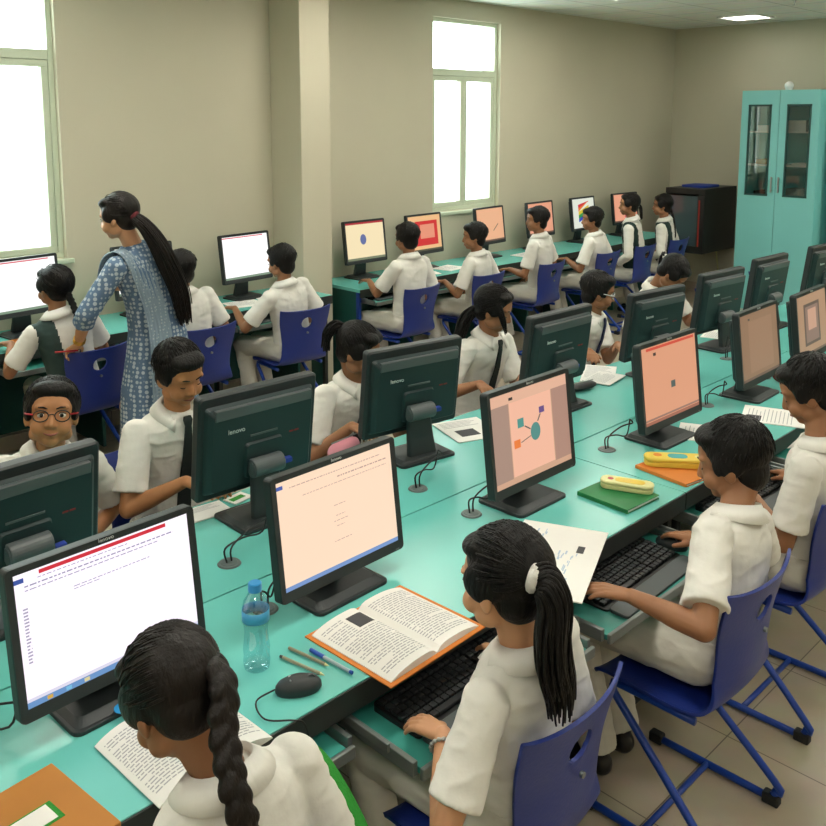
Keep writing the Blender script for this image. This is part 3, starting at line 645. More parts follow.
# books
def openbook(x, y, yaw, w, h, th, cover, label, pic=True, curl=.5, grp=None, z=T0, left=1.0):
    r = empty('open_book', (x, y, z), rad(yaw)); tag(r, label, 'book', grp)
    if cover: MB().prism([(-w-.012, -h/2-.012), (w+.012, -h/2-.012), (w+.012, h/2+.012), (-w-.012, h/2+.012)], 0, .003).build('cover', M[cover], r)
    n = 12
    for s in (-1, 1):
        W = w*left if s < 0 else w
        top = [(s*W*k/n, .004 + th*(1.15*(k/n)**.45*(1-(k/n)**3)*.75+.45*(1-(k/n)) * min(1, k/n*8) + .0)+.001) for k in range(n+1)]
        a = [V((px, -h/2, pz)) for px, pz in top]; b = [V((px, h/2, pz)) for px, pz in top]
        a2 = [V((px, -h/2, .003)) for px, pz in top]; b2 = [V((px, h/2, .003)) for px, pz in top]
        vs = a+b+a2+b2; N = n+1; fs = []
        for k in range(n):
            fs += [(k, k+1, N+k+1, N+k), (2*N+k, 2*N+k+1, k+1, k), (N+k, N+k+1, 3*N+k+1, 3*N+k)]
        fs += [(n, 2*N+n, 3*N+n, N+n), (0, N, 3*N, 2*N)]
        pg = MB().add(vs, fs).build('pages', M['paper'], r)
        def zt(px):
            u = abs(px)/W*n; k = min(n-1, int(u)); f = u-k; return top[k][1]*(1-f)+top[k+1][1]*f+.0006
        L = MB(); v = h/2-.025; skip0 = pic and s < 0
        while v > -h/2+.02:
            u0 = .09; u1 = .93 if random.random() > .2 else random.uniform(.5, .85)
            if skip0 and v > h*.18: u0 = .52
            u = u0
            while u < u1:
                l = min(u1, u+random.uniform(.05, .14)); xa, xb = s*W*u, s*W*l
                L.quad(V((xa, v, zt(xa))), V((xb, v, zt(xb))), V((xb, v+.0032, zt(xb))), V((xa, v+.0032, zt(xa)))); u = l+.02
            v -= .0085
        L.build('text_lines', M['ink'], pg)
        if skip0:
            xa, xb = -W*.12, -W*.45
            P = MB(); xs_ = [xa+(xb-xa)*k/6 for k in range(7)]
            for k in range(6): P.quad(V((xs_[k], h*.2, zt(xs_[k]))), V((xs_[k+1], h*.2, zt(xs_[k+1]))), V((xs_[k+1], h*.4, zt(xs_[k+1]))), V((xs_[k], h*.4, zt(xs_[k]))))
            P.build('printed_picture', M['dink'], pg)
    return r
openbook(1.425, 1.487, 2, .155, .27, .020, 'orange', 'open orange covered book lying by the water bottle monitor')
openbook(.845, 1.50, 2, .13, .24, .026, None, 'thick open white book before the braided girl', pic=False)
# booklet held by boy
def booklet(x, y, yaw, w, h, label, pics, grp=None, tiltx=0, m='paper', th=.004, z=T0):
    r = empty('booklet', (x, y, z), rad(yaw)); r.rotation_euler = (rad(tiltx), 0, rad(yaw)); tag(r, label, 'booklet', grp)
    p = MB().box((0, 0, th/2), (w, h, th)).build('pages', M[m], r, bevel=.0008)
    for nm, L_, mt in pics:
        q = MB()
        for x0, y0, x1, y1 in L_: q.box(((x0+x1)/2*w, (y0+y1)/2*h, th+.0003), ((x1-x0)*w, (y1-y0)*h, .0004))
        q.build(nm, M[mt], p)
    return r
def scrib(cx, cy, w, h, n): return [(cx+random.uniform(-w, w)-.02, cy+random.uniform(-h, h), cx+random.uniform(-w, w)*.2+.03+cx*0, cy) if 0 else (lambda a, b: (a, b, a+random.uniform(.03, .08), b+random.uniform(.008, .02)))(cx+random.uniform(-w, w), cy+random.uniform(-h, h)) for _ in range(n)]
booklet(2.0, 1.445, 24, .43, .26, 'white page with pale sketches held by the boy at the mouse', [('sketches', scrib(.1, .25, .25, .12, 34) + scrib(-.1, -.15, .22, .12, 26), 'bink'), ('text_block', scrib(-.25, .3, .1, .12, 12), 'ink'), ('stamp', [(.12, -.32, .22, -.24)], 'dink')])
lines = [(-.42, .4-k*.06, random.uniform(.1, .42), .412-k*.06) for k in range(12)]
booklet(3.29, 1.60, 24, .2, .27, 'white booklet half hidden behind the yellow pencil tin', [('text_lines', lines, 'ink'), ('picture', [(-.4, -.4, -.1, -.2)], 'ink')])
booklet(3.68, 1.52, 20, .22, .26, 'white sheet with a small picture before the short haired pupil', [('picture', [(-.42, .2, -.1, .42)], 'dink'), ('text_lines', lines, 'ink')])
booklet(2.64, 2.33, -20, .21, .24, 'white booklet right of the tie girl monitor back', [('picture', [(-.3, -.3, .1, .0)], 'dink'), ('text_lines', lines[:5], 'ink')])
booklet(3.70, 2.41, -60, .16, .30, 'white open papers beside the boy with silver glasses', [('text_lines', lines, 'ink')])
booklet(3.64, 2.34, 10, .2, .14, 'loose white sheet lying under the silver glasses boy papers', [('text_lines', lines, 'ink')], z=T0+.006)
booklet(4.895, 2.36, 15, .22, .2, 'white paper at the foot of the monitor back below the rack', [('text_lines', lines, 'ink')])
booklet(1.60, 2.425, 10, .08, .06, 'small white label card behind the monitor back by the tie boy', [('print', [(-.4, -.2, .3, .2)], 'lime')])
booklet(1.46, 2.41, -5, .16, .10, 'white paper strip under the hands of the boy with a tie', [('text_lines', lines[:6], 'ink')])
booklet(3.44, 5.07, -10, .24, .2, 'open white exercise book on the wall desk left of the column', [('text_lines', lines, 'ink')])
booklet(3.68, 5.06, -14, .2, .2, 'white paper beside the exercise book left of the column', [('text_lines', lines, 'ink')])
booklet(5.52, 5.10, 8, .24, .2, 'white paper under the red square wall monitor', [('text_lines', lines, 'ink')])
booklet(5.20, 5.06, -20, .2, .16, 'white sheet beside the left hand of the pupil at the red screen', [('text_lines', lines, 'ink')])
booklet(6.56, 5.10, 5, .24, .18, 'white paper beneath the wall monitor by the far window', [('text_lines', lines, 'ink')])
booklet(1.92, 5.03, 8, .16, .2, 'orange notebook on the wall desk beside the left window', [], m='orange', th=.01)
# folder, notebooks, cases
r = empty('card_folder', (.50, 1.490, T0), rad(6)); tag(r, 'orange brown card folder with a white sticker at the lower left', 'folder')
b = MB().box((0, 0, .006), (.28, .235, .012)).build('folder_cover', M['brown'], r, bevel=.002)
MB().box((0, .0, .0124), (.17, .055, .0008)).build('green_border', M['lime'], b); MB().box((-.003, .001, .0130), (.156, .045, .0008)).build('name_sticker', M['paper'], b)
r = empty('green_notebook', (2.505, 1.542, T0), rad(-3)); tag(r, 'dark green notebook under the cream pencil case', 'notebook')
MB().box((0, 0, .0015), (.18, .20, .003)).box((0, 0, .0125), (.18, .20, .003)).box((-.088, 0, .007), (.004, .2, .008)).build('cover', M['green'], r, bevel=.001)
MB().box((.002, 0, .007), (.172, .194, .008)).build('pages', M['paper'], r)
def tin(x, y, z, yaw, L, w, h, m, label, deco):
    r = empty('pencil_case', (x, y, z), rad(yaw)); tag(r, label, 'pencil case')
    MB().prism(rrect(L, w, w*.42, 6), 0, h*.55).build('case_base', M[m], r, bevel=.004, seg=3); l = MB().prism(rrect(L+.002, w+.002, w*.42, 6), h*.56, h).build('case_lid', M[m], r, bevel=.006, seg=3)
    for n_, c, d, mm in deco: MB().prism([(p[0]+c[0], p[1]+c[1]) for p in rrect(d[0], d[1], min(d)*.45, 3)], h-.0003, h+.0006).build(n_, M[mm], l)
tin(2.555, 1.54, T0+.0145, -68, .175, .062, .028, 'cream', 'cream plastic pencil case on the green notebook', [('red_dot', (-.055, 0), (.02, .02), 'redpen'), ('lid_panel', (.01, 0), (.1, .035), 'yellow')])
r = empty('orange_notebook', (2.845, 1.515, T0), rad(-8)); tag(r, 'orange notebook under the yellow pencil tin', 'notebook')
MB().box((0, 0, .0015), (.19, .22, .003)).box((0, 0, .0105), (.19, .22, .003)).box((-.093, 0, .006), (.004, .22, .006)).build('cover', M['orange'], r, bevel=.001)
MB().box((.002, 0, .006), (.18, .214, .006)).build('pages', M['paper'], r)
tin(2.875, 1.53, T0+.0125, -52, .235, .075, .032, 'yellow', 'yellow pencil tin with a cyan picture on the orange notebook', [('cyan_picture', (0, .0), (.07, .045), 'cyan'), ('printed_flower', (-.07, .005), (.03, .03), 'orange'), ('printed_star', (.075, 0), (.03, .03), 'cream')])
def pouch(x, y, z, yaw, L, w, h, m, label):
    r = empty('pencil_pouch', (x, y, z), rad(yaw)); tag(r, label, 'pouch')
    b = MB(); n = 10; R_ = []
    for k in range(n+1):
        t = -1+2*k/n; s = max(.12, (1-abs(t)**3)**.5); R_.append([V((t*L/2, w/2*s*cos(a), h/2+h/2*s*sin(a))) for a in [2*pi*i/16 for i in range(16)]])
    b.rings(R_).build('pouch_body', M[m], r, smooth=True); MB().box((0, 0, h+.001), (L*.8, .006, .003)).build('zip', M['steel'], r)
pouch(2.075, 2.440, T0, 8, .17, .06, .080, 'pink', 'pink pencil pouch behind the peach document monitor')
pouch(6.00, 5.12, T0, 12, .20, .09, .06, 'bluecase', 'blue pencil bag on the wall desk below the far window')
pouch(4.19, 1.70, T0, 70, .13, .055, .055, 'maroon', 'dark red pouch beside the framed picture monitor')
pouch(3.42, 2.325, T0, -10, .20, .07, .035, 'black', 'black open pouch on the desk before the boy with silver glasses')
pouch(1.74, 5.03, T0, 20, .15, .10, .055, 'black', 'black camera pouch on the wall desk at the left photo edge')
o = MB().cone((0, 0, 0), (0, 0, .001), .020, seg=24).build('round_sticker', M['skyblue']); at_obj(o, .80, 1.665, DH+.0205); tag(o, 'round blue sticker on the foot of the bright white monitor', 'sticker')

# keyboards
def keyboard(x, y, z, yaw, label, detail=True):
    r = empty('keyboard', (x, y, z), rad(yaw)); tag(r, label, 'keyboard', 'black keyboards')
    MB().rings([[V((x_, y_, 0)) for x_, y_ in rrect(.44, .15, .012)], [V((x_, y_, .012+.006*(y_/.075))) for x_, y_ in rrect(.44, .15, .012)]]).build('keyboard_case', M['black'], r, bevel=.0015)
    if detail:
        k = MB()
        for j in range(6):
            yy = .055-j*.0205-(.004 if j else 0)
            for i in range(21):
                xx = -.205+i*.0195+(.006 if i > 13 else 0)+(.004 if i > 16 else 0)
                if xx > .21 or (j == 5 and 3 < i < 9) : continue
                k.box((xx, yy, .0185+.006*(yy/.075)), (.0165, .0165, .009))
        k.box((-.205+6*.0195, .055-5*.0205-.004, .0135), (.095, .0165, .009))
        k.build('keys', M['key'], r, bevel=.0015)['kind'] = 'stuff'
    MB().rings([[V((x_, y_-.105, 0)) for x_, y_ in rrect(.43, .06, .012)], [V((x_, y_-.105, .010+.002*(y_/.03))) for x_, y_ in rrect(.43, .06, .012)]]).build('palm_rest', M['palm'], r, bevel=.002)
    return r
TZ = .6508
keyboard(1.50, 1.345, TZ, 1, 'black keyboard under the left hand of the ponytail girl')
keyboard(2.235, 1.345, TZ, 2, 'black keyboard between the hands of the boy at the mouse')
keyboard(3.02, 1.345, TZ, 0, 'black keyboard in front of the short haired pupil')
mouse(2.495, 1.335, TZ, 10, 'black mouse under the right hand of the boy')
mouse(3.285, 1.33, TZ, 10, 'black mouse on the tray at the right photo edge')
for x, l in ((4.70, 'black keyboard on the wall tray right of the column'), (5.34, 'black keyboard on the wall tray beside the blue pencil bag pupil'), (6.14, 'black keyboard on the wall tray of the boy turned left'), (6.90, 'black keyboard on the wall tray facing the rainbow screen'), (2.72, 'black keyboard on the wall tray beside the teacher'), (3.50, 'black keyboard on the wall tray left of the column')):
    keyboard(x, 4.99, TZ, 0, l, detail=False)
# computer towers below the desks
def tower(x, y, label, led=True, rz=0):
    r = empty('computer_tower', (x, y, 0), rz); tag(r, label, 'computer', 'computer towers below the desks')
    b = MB().box((0, 0, .215), (.17, .38, .40)).build('tower_case', M['black'], r, bevel=.006)
    for s in (-1, 1): MB().box((s*.06, 0, .0075), (.02, .3, .015)).build('foot', M['rubber'], r)
    f = MB().box((0, -.194, .215), (.165, .008, .39)).build('front_panel', M['mon'], r, bevel=.003)
    MB().box((0, -.2, .36), (.14, .005, .035)).build('disc_drive', M['band'], f, bevel=.002)
    MB().cone((.05, -.2, .315), (.05, -.198, .315), .008, seg=12).cone((.02, -.2, .318), (.02, -.198, .318), .004, seg=10).cone((.035, -.2, .30), (.035, -.198, .30), .003, seg=10).build('green_led', M['led'], f)
    text('lenovo', .018, M['logo'], f, Matrix.Translation((-.03, -.199, .31)) @ Matrix.Rotation(pi/2, 4, 'X'))
    return r
tower(1.15, 1.66, 'black computer tower with green lights between the two girls')
tower(2.55, 1.66, 'black computer tower below the green notebook')
tower(.28, 1.66, 'black computer tower beneath the card folder')
tower(3.56, 1.66, 'black computer tower below the white booklet')

# ------------------------------------------------------------------ people
def frame(f, roll=0, upv=V((0, 0, 1))):
    f = V(f).normalized(); r = f.cross(upv).normalized(); u = r.cross(f)
    if roll:
        q = Matrix.Rotation(roll, 3, f); r = q @ r; u = q @ u
    return Matrix((r, f, u)).transposed()
def ik(a, b, l1, l2, hint):
    a = V(a); b = V(b); d = b-a; L = min(d.length, (l1+l2)*.999); t = d.normalized(); b = a+t*L
    x = (l1*l1-l2*l2+L*L)/(2*L); h = sqrt(max(0, l1*l1-x*x)); hv = V(hint)-t*V(hint).dot(t)
    return a+t*x+hv.normalized()*h, b
def hand(mb, wr, d, n, side, curl, s=1.0):
    d = V(d).normalized(); n = V(n); n = (n-d*n.dot(d)).normalized(); T = (-n).cross(d).normalized()*side*-1
    # thumb side: for a right palm facing down with fingers forward the thumb points left
    T = d.cross(-n).normalized()*(-side)
    P = lambda a, b, c=0: V(wr)+(d*a+T*b+n*c)*s
    offs = [.025, .0085, -.0085, -.025]; kn = [.073, .077, .073, .064]; ln = [.060, .068, .062, .048]
    for o, k in zip(offs, kn): mb.cap(P(.0, o*.45), P(k, o), .0145*s, .0105*s, 10)
    mb.cap(P(.02, .012, .004), P(.05, .008, .006), .013*s, .011*s, 10)
    for i, (o, k, l) in enumerate(zip(offs, kn, ln)):
        p = P(k, o); a = curl*(.45+.1*i); r = .0088
        for j, fr_ in enumerate((.46, .30, .24)):
            dd = (d*cos(a)+n*sin(a)+T*o*3.5).normalized(); q = p+dd*l*fr_*s
            mb.cap(p, q, r*s, (r-.0007)*s, 8); p = q; r -= .0008; a += curl*.6
    p = P(.014, .018, .004); q = p+(T*.75+d*.75+n*.3).normalized()*.036*s; mb.cap(p, q, .0125*s, .0100*s, 8)
    q2 = q+(T*.35+d*.9+n*.3).normalized()*.028*s; mb.cap(q, q2, .0098*s, .0080*s, 8)
def arc(p, q, c, lift, n=8):
    out = []
    for k in range(n+1):
        t = k/n; v = p.lerp(q, t)-c; r = (p-c).length*(1-t)+(q-c).length*t; out.append(c+v.normalized()*(r+lift*sin(pi*t)))
    return out

def person(name_label, head, look, hips, group, face=90, hl=None, hr=None, hairstyle='boy', vox=.006, sk=0, sleeve='short', tie=None, s=1.0, roll=0, neck=None, feet=None, eldir=None,
           curl=.5, eyes='open', glasses=None, bands=None, hd=None, hairm='hair', trouser='trouser', twist=0, hs=1.0, fold=.003, hn=(0, 0, -1), tail=None, smile=False, belly=0):
    H = V(head); fa = rad(face); F = V((cos(fa), sin(fa), 0)); hips = V(hips); root = empty('person', (hips.x, hips.y, 0)); tag(root, name_label, 'person', group); off = root.location
    look = V(look).normalized(); Mh = frame(look, rad(roll)); hl_ = lambda x, y, z: H+Mh @ (V((x, y, z))*hs)
    if neck is None: N = H+V((0, 0, -.146))*hs-F*.030
    else: N = V(neck)
    N.z += .016
    up = (N-hips).normalized(); fs_ = Matrix.Rotation(rad(twist), 3, 'Z') @ F
    rt = fs_.cross(up).normalized(); fw = up.cross(rt).normalized(); L = (N-hips).length
    cpt = lambda t: hips.lerp(N, t)-fw*(.010*sin(pi*max(0, min(1, t))))
    # torso cross sections
    TW = [(-.16, .105, .074), (-.10, .126, .088), (.0, .132, .090+belly*.5), (.14, .130, .088+belly), (.35, .128, .086+belly*.8), (.55, .134, .089+belly*.2), (.72, .144, .089), (.84, .146, .084), (.92, .124, .073), (.98, .082, .060), (1.02, .055, .050)]
    def ringT(t, w, d, g=0, dt=0):
        c = cpt(t)+up*dt; ax_r, ax_f = rt, fw
        o = []
        for k in range(28):
            a = 2*pi*k/28; ca, sa = cos(a), sin(a); e = 2/2.5
            o.append(c+ax_r*(w+g)*s*math.copysign(abs(ca)**e, ca)+ax_f*(d+g)*s*math.copysign(abs(sa)**e, sa))
        return o
    S = {}; E = {}; Wr = {}; UA, FA = .250*s, .215*s; hd = {k: V(v).normalized() for k, v in (hd or {}).items()}
    tg = {1: hr, -1: hl}
    for sd in (-1, 1):
        S[sd] = cpt(.86)+rt*sd*.146*s-fw*.004
        t = V(tg[sd]) if tg[sd] is not None else hips+F*.17+rt*sd*.09+V((0, 0, .065))
        hint = V((eldir or {}).get(sd, rt*sd*.55-fs_*.35+V((0, 0, -.8))))
        dr = V(hd[sd]).normalized() if sd in hd else ((t-S[sd])*V((1, 1, .15))).normalized()
        w = t-dr*.065*s; E[sd], Wr[sd] = ik(S[sd], w, UA, FA, hint); hd.setdefault(sd, dr)
    # body: skull, face, neck, arms, hands, trunk, legs, one surface
    b = MB(); e = lambda c, r, R=None, sg=20: b.ell(hl_(*c), [q*hs for q in r], Mh if R is None else Mh @ R, sg, 14)
    e((0, -.014, .026), (.071, .089, .078)); e((0, .012, -.028), (.061, .064, .068)); e((0, .036, -.022), (.050, .042, .056)); e((0, .046, -.076), (.024, .022, .019))
    for sx in (-1, 1):
        e((sx*.033, .046, -.036), (.027, .027, .026)); e((sx*.072, -.006, -.012), (.008, .018, .027), Matrix.Rotation(sx*.3, 3, 'Z')); e((sx*.044, .010, -.058), (.020, .032, .022))
        e((sx*.0105, .077, -.030), (.008, .009, .0065)); e((sx*.028, .058, .026), (.024, .013, .010))
    b.cap(hl_(0, .068, .010), hl_(0, .084, -.026), .0070*hs, .0105*hs, 10)
    e((0, .068, -.052), (.020, .010, .006)); e((0, .066, -.061), (.017, .010, .006))
    nk = N-up*.05; b.cap(hl_(0, -.022, -.050), N, .045*hs, .044*s, 16); b.cap(N, nk, .046*s, .06*s, 16)
    for sd in (-1, 1):
        b.cap(cpt(.86)+rt*sd*.04, S[sd], .050*s, .040*s, 14); b.cap(S[sd], E[sd], .038*s, .031*s, 14); b.cap(E[sd], E[sd].lerp(Wr[sd], .35), .031*s, .0315*s, 14); b.cap(E[sd].lerp(Wr[sd], .35), Wr[sd], .0315*s, .0200*s, 14)
        hand(b, Wr[sd]+hd[sd]*.005, hd[sd], hn, sd, curl, .92*s)
    b.rings([ringT(t, w-.022, d-.02) for t, w, d in TW[1:-1]])
    Hp = {sd: hips+rt*sd*.075*s-up*.02 for sd in (-1, 1)}; A = {}; K = {}
    for sd in (-1, 1):
        ft = V(feet[sd]) if feet and sd in feet else V((hips.x, hips.y, 0))+F*.31+rt.normalized()*sd*.068
        ft.z = .075; lk = max(1, s); K[sd], A[sd] = ik(Hp[sd], ft, .40*lk, (.43 if hips.z < .8 else .39)*lk, F*.6+V((0, 0, 1)))
        b.cap(Hp[sd], K[sd], .060*s, .044*s, 12); b.cap(K[sd], A[sd], .044*s, .028*s, 12); b.cap(A[sd]-V((0, 0, .03)), A[sd]-V((0, 0, .04))+F*.10, .022, .018, 10)
    bm_ = fuse(b, vox, 3, off=off, name='body'); bo = link('body', bm_, SK[sk], root)
    # hair
    h = MB(); hh = lambda c, r, R=None, sg=18: h.ell(hl_(*c), [q*hs for q in r], Mh if R is None else Mh @ R, sg, 12)
    hh((0, -.028, .036), (.083, .094, .085))
    if hairstyle == 'boy':
        hh((0, -.047, -.030), (.064, .048, .058)); hh((.0, .026, .076), (.064, .047, .031))
        for sx in (-1, 1): hh((sx*.067, -.012, .014), (.016, .040, .042)); hh((sx*.067, .022, .006), (.007, .012, .026))
    else:
        hh((0, -.045, -.015), (.070, .054, .062)); hh((-.02, .018, .080), (.048, .046, .026)); hh((.022, .018, .080), (.046, .046, .025))
        for sx in (-1, 1): hh((sx*.067, .000, .020), (.018, .046, .042))
    strands = MB(); rs = random.Random(hash(name_label) % 1000 if 0 else len(name_label)*7+int(abs(head[0])*100))
    nst = 110 if vox > .005 else 520
    cc = hl_(0, -.022, .034)
    if hairstyle == 'boy':
        wh = hl_(.01, -.07, .10)
        for _ in range(nst):
            th = rs.uniform(0, 2*pi); ph = rs.uniform(.15, 1.75); dl = V((sin(ph)*cos(th), sin(ph)*sin(th), cos(ph)))
            if dl.y > .35 and dl.z < .35: continue
            p = hl_(dl.x*.081, -.028+dl.y*.092, .036+dl.z*.083); tz = (p-wh).normalized(); q = p+tz*.028*hs
            nq = (Mh @ dl); q = cc+(q-cc).normalized()*max((p-cc).length*1.03, .04); q += nq*.001-V((0, 0, .004))
            strands.tube([p, p.lerp(q, .5)+nq*.0025, q], [.0020, .0018, .0005], 4)
    else:
        tp = (0, -.105, .028) if hairstyle in ('pony', 'long') else (.0, -.085, -.035)
        if tail and 'tie' in tail: tp = tail['tie']
        tpw = hl_(*tp)
        for _ in range(nst):
            th = rs.uniform(0, 2*pi); ph = rs.uniform(.1, 1.85); dl = V((sin(ph)*cos(th), sin(ph)*sin(th), cos(ph)))
            if dl.y < -.3 or (dl.y > .62 and dl.z < .45) or (dl.z < -.1 and dl.y > .15): continue
            p = hl_(dl.x*.081, -.028+dl.y*.092, .036+dl.z*.083)
            strands.tube(arc(p, tpw, cc, .007*hs, 8), [.0008, .0016, .0019, .0019, .0019, .0019, .0019, .0016, .0010], 4)
    hm = fuse(h, vox, 3, off=off, name='hair'); ho = link('hair', hm, M[hairm], root)
    if strands.v: strands.build('loose_strands', M[hairm], ho, off, smooth=True)['kind'] = 'stuff'
    if tail:
        P = catmull([V(q) for q in tail['path']], 6); n = len(P)
        if tail['kind'] == 'braid':
            g = MB(); acc = 0; k = 0; tot = sum((P[i+1]-P[i]).length for i in range(n-1)); stp = tail.get('step', .026); r0 = tail.get('r', .026)
            d_ = 0; i = 0
            while d_ < tot:
                x = d_; i = 0
                while i < n-2 and x > (P[i+1]-P[i]).length: x -= (P[i+1]-P[i]).length; i += 1
                t = (P[i+1]-P[i]).normalized(); c = P[i]+t*x; sdv = t.cross(F).normalized(); u_ = d_/tot; r = r0*(1-.45*u_)
                sg = -1 if k % 2 else 1
                Rm = Matrix((sdv, t.cross(sdv), t)).transposed() @ Matrix.Rotation(sg*.6, 3, 'Y')
                g.ell(c+sdv*sg*r*.38, (r*.72, r*.70, stp*1.05), Rm, 12, 8); d_ += stp*.62; k += 1
            tm = fuse(g, min(vox, .004), 1, off=off, name='braid'); to = link('braid', tm, M[hairm], root)
            g = MB()
            for _ in range(16):
                a = rs.uniform(0, 6.28); rr_ = r0*.5; g.tube([P[-1]+V((0, 0, .01)), P[-1]+V((cos(a)*rr_*.5, sin(a)*rr_*.5, -.02)), P[-1]+V((cos(a)*rr_*.5, sin(a)*rr_*.5, -.05))], [.003, .003, .001], 4)
            g.build('braid_end', M[hairm], to, off, smooth=True)
        else:
            g = MB(); r0 = tail.get('r', .028); ns = tail.get('n', 60)
            for _ in range(ns):
                a = rs.uniform(0, 2*pi); q = sqrt(rs.uniform(0, 1)); end = rs.randint(int(n*.72), n); wv = rs.uniform(0, 6)
                pts = []
                for i in range(end):
                    u_ = i/(n-1); t = (P[min(n-1, i+1)]-P[max(0, i-1)]).normalized(); a1 = t.cross(F).normalized(); a2 = t.cross(a1)
                    rad_ = r0*(.35+1.1*u_**.5*(1-.55*max(0, u_-.45)/.55)) * q; pts.append(P[i]+a1*(cos(a)*rad_+.0065*sin(wv+u_*6))+a2*sin(a)*rad_*.7)
                m_ = len(pts); strands_r = [max(.0008, (.0052 if ns < 100 else .0048)*(1-.6*(i/m_)**2)) for i in range(m_)]; g.tube(pts, strands_r, 5)
            g.build('ponytail', M[hairm], root, off, smooth=True)['kind'] = 'stuff'
        if tail.get('band'):
            c = V(tail['path'][0 if 'bandat' not in tail else tail['bandat']]); t = (V(tail['path'][1])-V(tail['path'][0])).normalized(); a1 = t.cross(V((0, 0, 1))).normalized(); a2 = t.cross(a1); rb = tail.get('br', .022)
            g = MB(); N_ = 20
            g.rings([[c+(a1*cos(2*pi*i/N_)+a2*sin(2*pi*i/N_))*(rb+.008*cos(2*pi*k/8)*(1+.15*sin(i*2.5)))+t*.011*sin(2*pi*k/8) for i in range(N_)] for k in range(9)], close=False)
            g.build('hair_tie', M[tail['band']], root, off, smooth=True)
    # face
    if eyes:
        for sx in (-1, 1):
            c = (sx*.029, .0625, .002)
            if eyes == 'open':
                q = MB().ell(hl_(*c), (.0125*hs, .008*hs, .0078*hs), Mh, 14, 8).build('eye', M['eyew'], root, off, smooth=True)
                MB().ell(hl_(c[0], c[1]+.0055, c[2]), (.0062*hs, .0036*hs, .0062*hs), Mh, 12, 8).build('iris', M['iris'], q, off, smooth=True)
                MB().tube([hl_(c[0]+sx*a, c[1]+.0075-abs(a)*.32, c[2]+.0085-a*a*28) for a in (-.012, -.006, 0, .006, .012)], .0013, 6).build('eyelid_line', M['hair'], q, off)
            else:
                MB().tube([hl_(c[0]+sx*a, c[1]+.0072-abs(a)*.3, c[2]-.006+a*a*22) for a in (-.013, -.006, 0, .006, .013)], .0016, 6).build('eyelash', M['hair'], root, off)
            MB().tube([hl_(sx*x, y-.001, z) for x, y, z in ((.012, .0735, .022), (.025, .0735, .027), (.038, .0675, .027), (.047, .059, .021))], [.0016, .0030, .0026, .001], 6).build('eyebrow', M['hair'], root, off, smooth=True)
        up_ = .006 if smile else 0
        MB().tube([hl_(x, .0775-abs(x)*.42, -.0565+(x*x*14 if smile else 0)) for x in (-.022, -.012, 0, .012, .022)], [.001, .0036, .0042, .0036, .001], 8).build('lips', M['lips'], root, off, smooth=True)
    if glasses:
        gm_, tm_ = glasses; r = empty('glasses', (0, 0, 0)); r.parent = root
        f_ = MB()
        for sx in (-1, 1):
            f_.tube([hl_(sx*.031+.022*cos(a), .079-.004*abs(cos(a)), .001+.017*sin(a)) for a in [2*pi*k/20 for k in range(21)]], .0019, 6)
        f_.tube([hl_(-.010, .080, .004), hl_(0, .084, .007), hl_(.010, .080, .004)], .0018, 6)
        f_.build('glasses_rim', M[gm_], root, off, smooth=True); g2_ = MB()
        for sx in (-1, 1): g2_.tube([hl_(sx*.052, .076, .006), hl_(sx*.072, .060, .007), hl_(sx*.078, .0, .005), hl_(sx*.078, -.012, -.004)], .0026, 6)
        g2_.build('glasses_temple', M[tm_], root, off, smooth=True); bpy.data.objects.remove(r)
    # shirt
    sh = MB(); sh.rings([ringT(t, w, d) for t, w, d in TW])
    for sd in (-1, 1):
        sh.ell(S[sd], (.052*s,)*3, None, 16, 10); sh.cap(cpt(.90)+rt*sd*.06, S[sd]-up*.006, .040*s, .046*s, 14)
        if sleeve == 'short': sh.tube([S[sd], S[sd].lerp(E[sd], .4), S[sd].lerp(E[sd], .78)], [.050*s, .053*s, .058*s], 18)
        elif sleeve == '34': sh.tube([S[sd], E[sd], E[sd].lerp(Wr[sd], .28)], [.049*s, .046*s, .050*s], 18); sh.cap(S[sd], E[sd], .049*s, .046*s, 14)
        else: sh.cap(S[sd], E[sd], .048*s, .042*s, 16); sh.tube([E[sd], E[sd].lerp(Wr[sd], .9)], [.042*s, .033*s], 16)
    ox = rs.uniform(0, 50)
    def dsp(c):
        q = V((c.x*9+ox, c.y*9, c.z*17)); v = noise.noise(q)+.5*noise.noise(q*2.3)
        return fold*(1-abs(v)*2.2)
    sm = fuse(sh, vox, 4, dsp, off=off, name='shirt')
    so = link('shirt', sm, M['shirt'] if sleeve != '34' else M['kurta'], root)
    if bands:
        sm.materials.append(M[bands[0]])
        for p in sm.polygons:
            c = p.center+off-cpt(.5); x = c.dot(rt)
            if bands[1] < x < bands[2] or (len(bands) > 3 and bands[3] < x < bands[4]):
                p.material_index = 1
    if sleeve != '34':
        # collar: folded band round the neck with two points in front
        g = MB(); A_ = []; B_ = []; C_ = []; n = 22
        for k in range(n+1):
            a = rad(-150+300*k/n) - pi/2; dv = rt*cos(a)+fw*sin(a); fr = max(0, sin(a)); edge = abs(-1+2*k/n)**6
            base = N-up*(.004)-fw*.006
            A_.append(base+dv*(.055*s)+up*(.0-.010*(1+sin(a))*.5)); B_.append(base+dv*(.057*s)+up*(.042-.026*(1+sin(a))*.5)); C_.append(base+dv*(.078+.016*abs(cos(a))+.014*edge)*s+up*(-.004-.034*edge))
        g.add(A_+B_+C_, [(j*(n+1)+k, j*(n+1)+k+1, (j+1)*(n+1)+k+1, (j+1)*(n+1)+k) for j in (0, 1) for k in range(n)])
        g.build('collar', M['shirt'], root, off, smooth=True, solid=.0022)
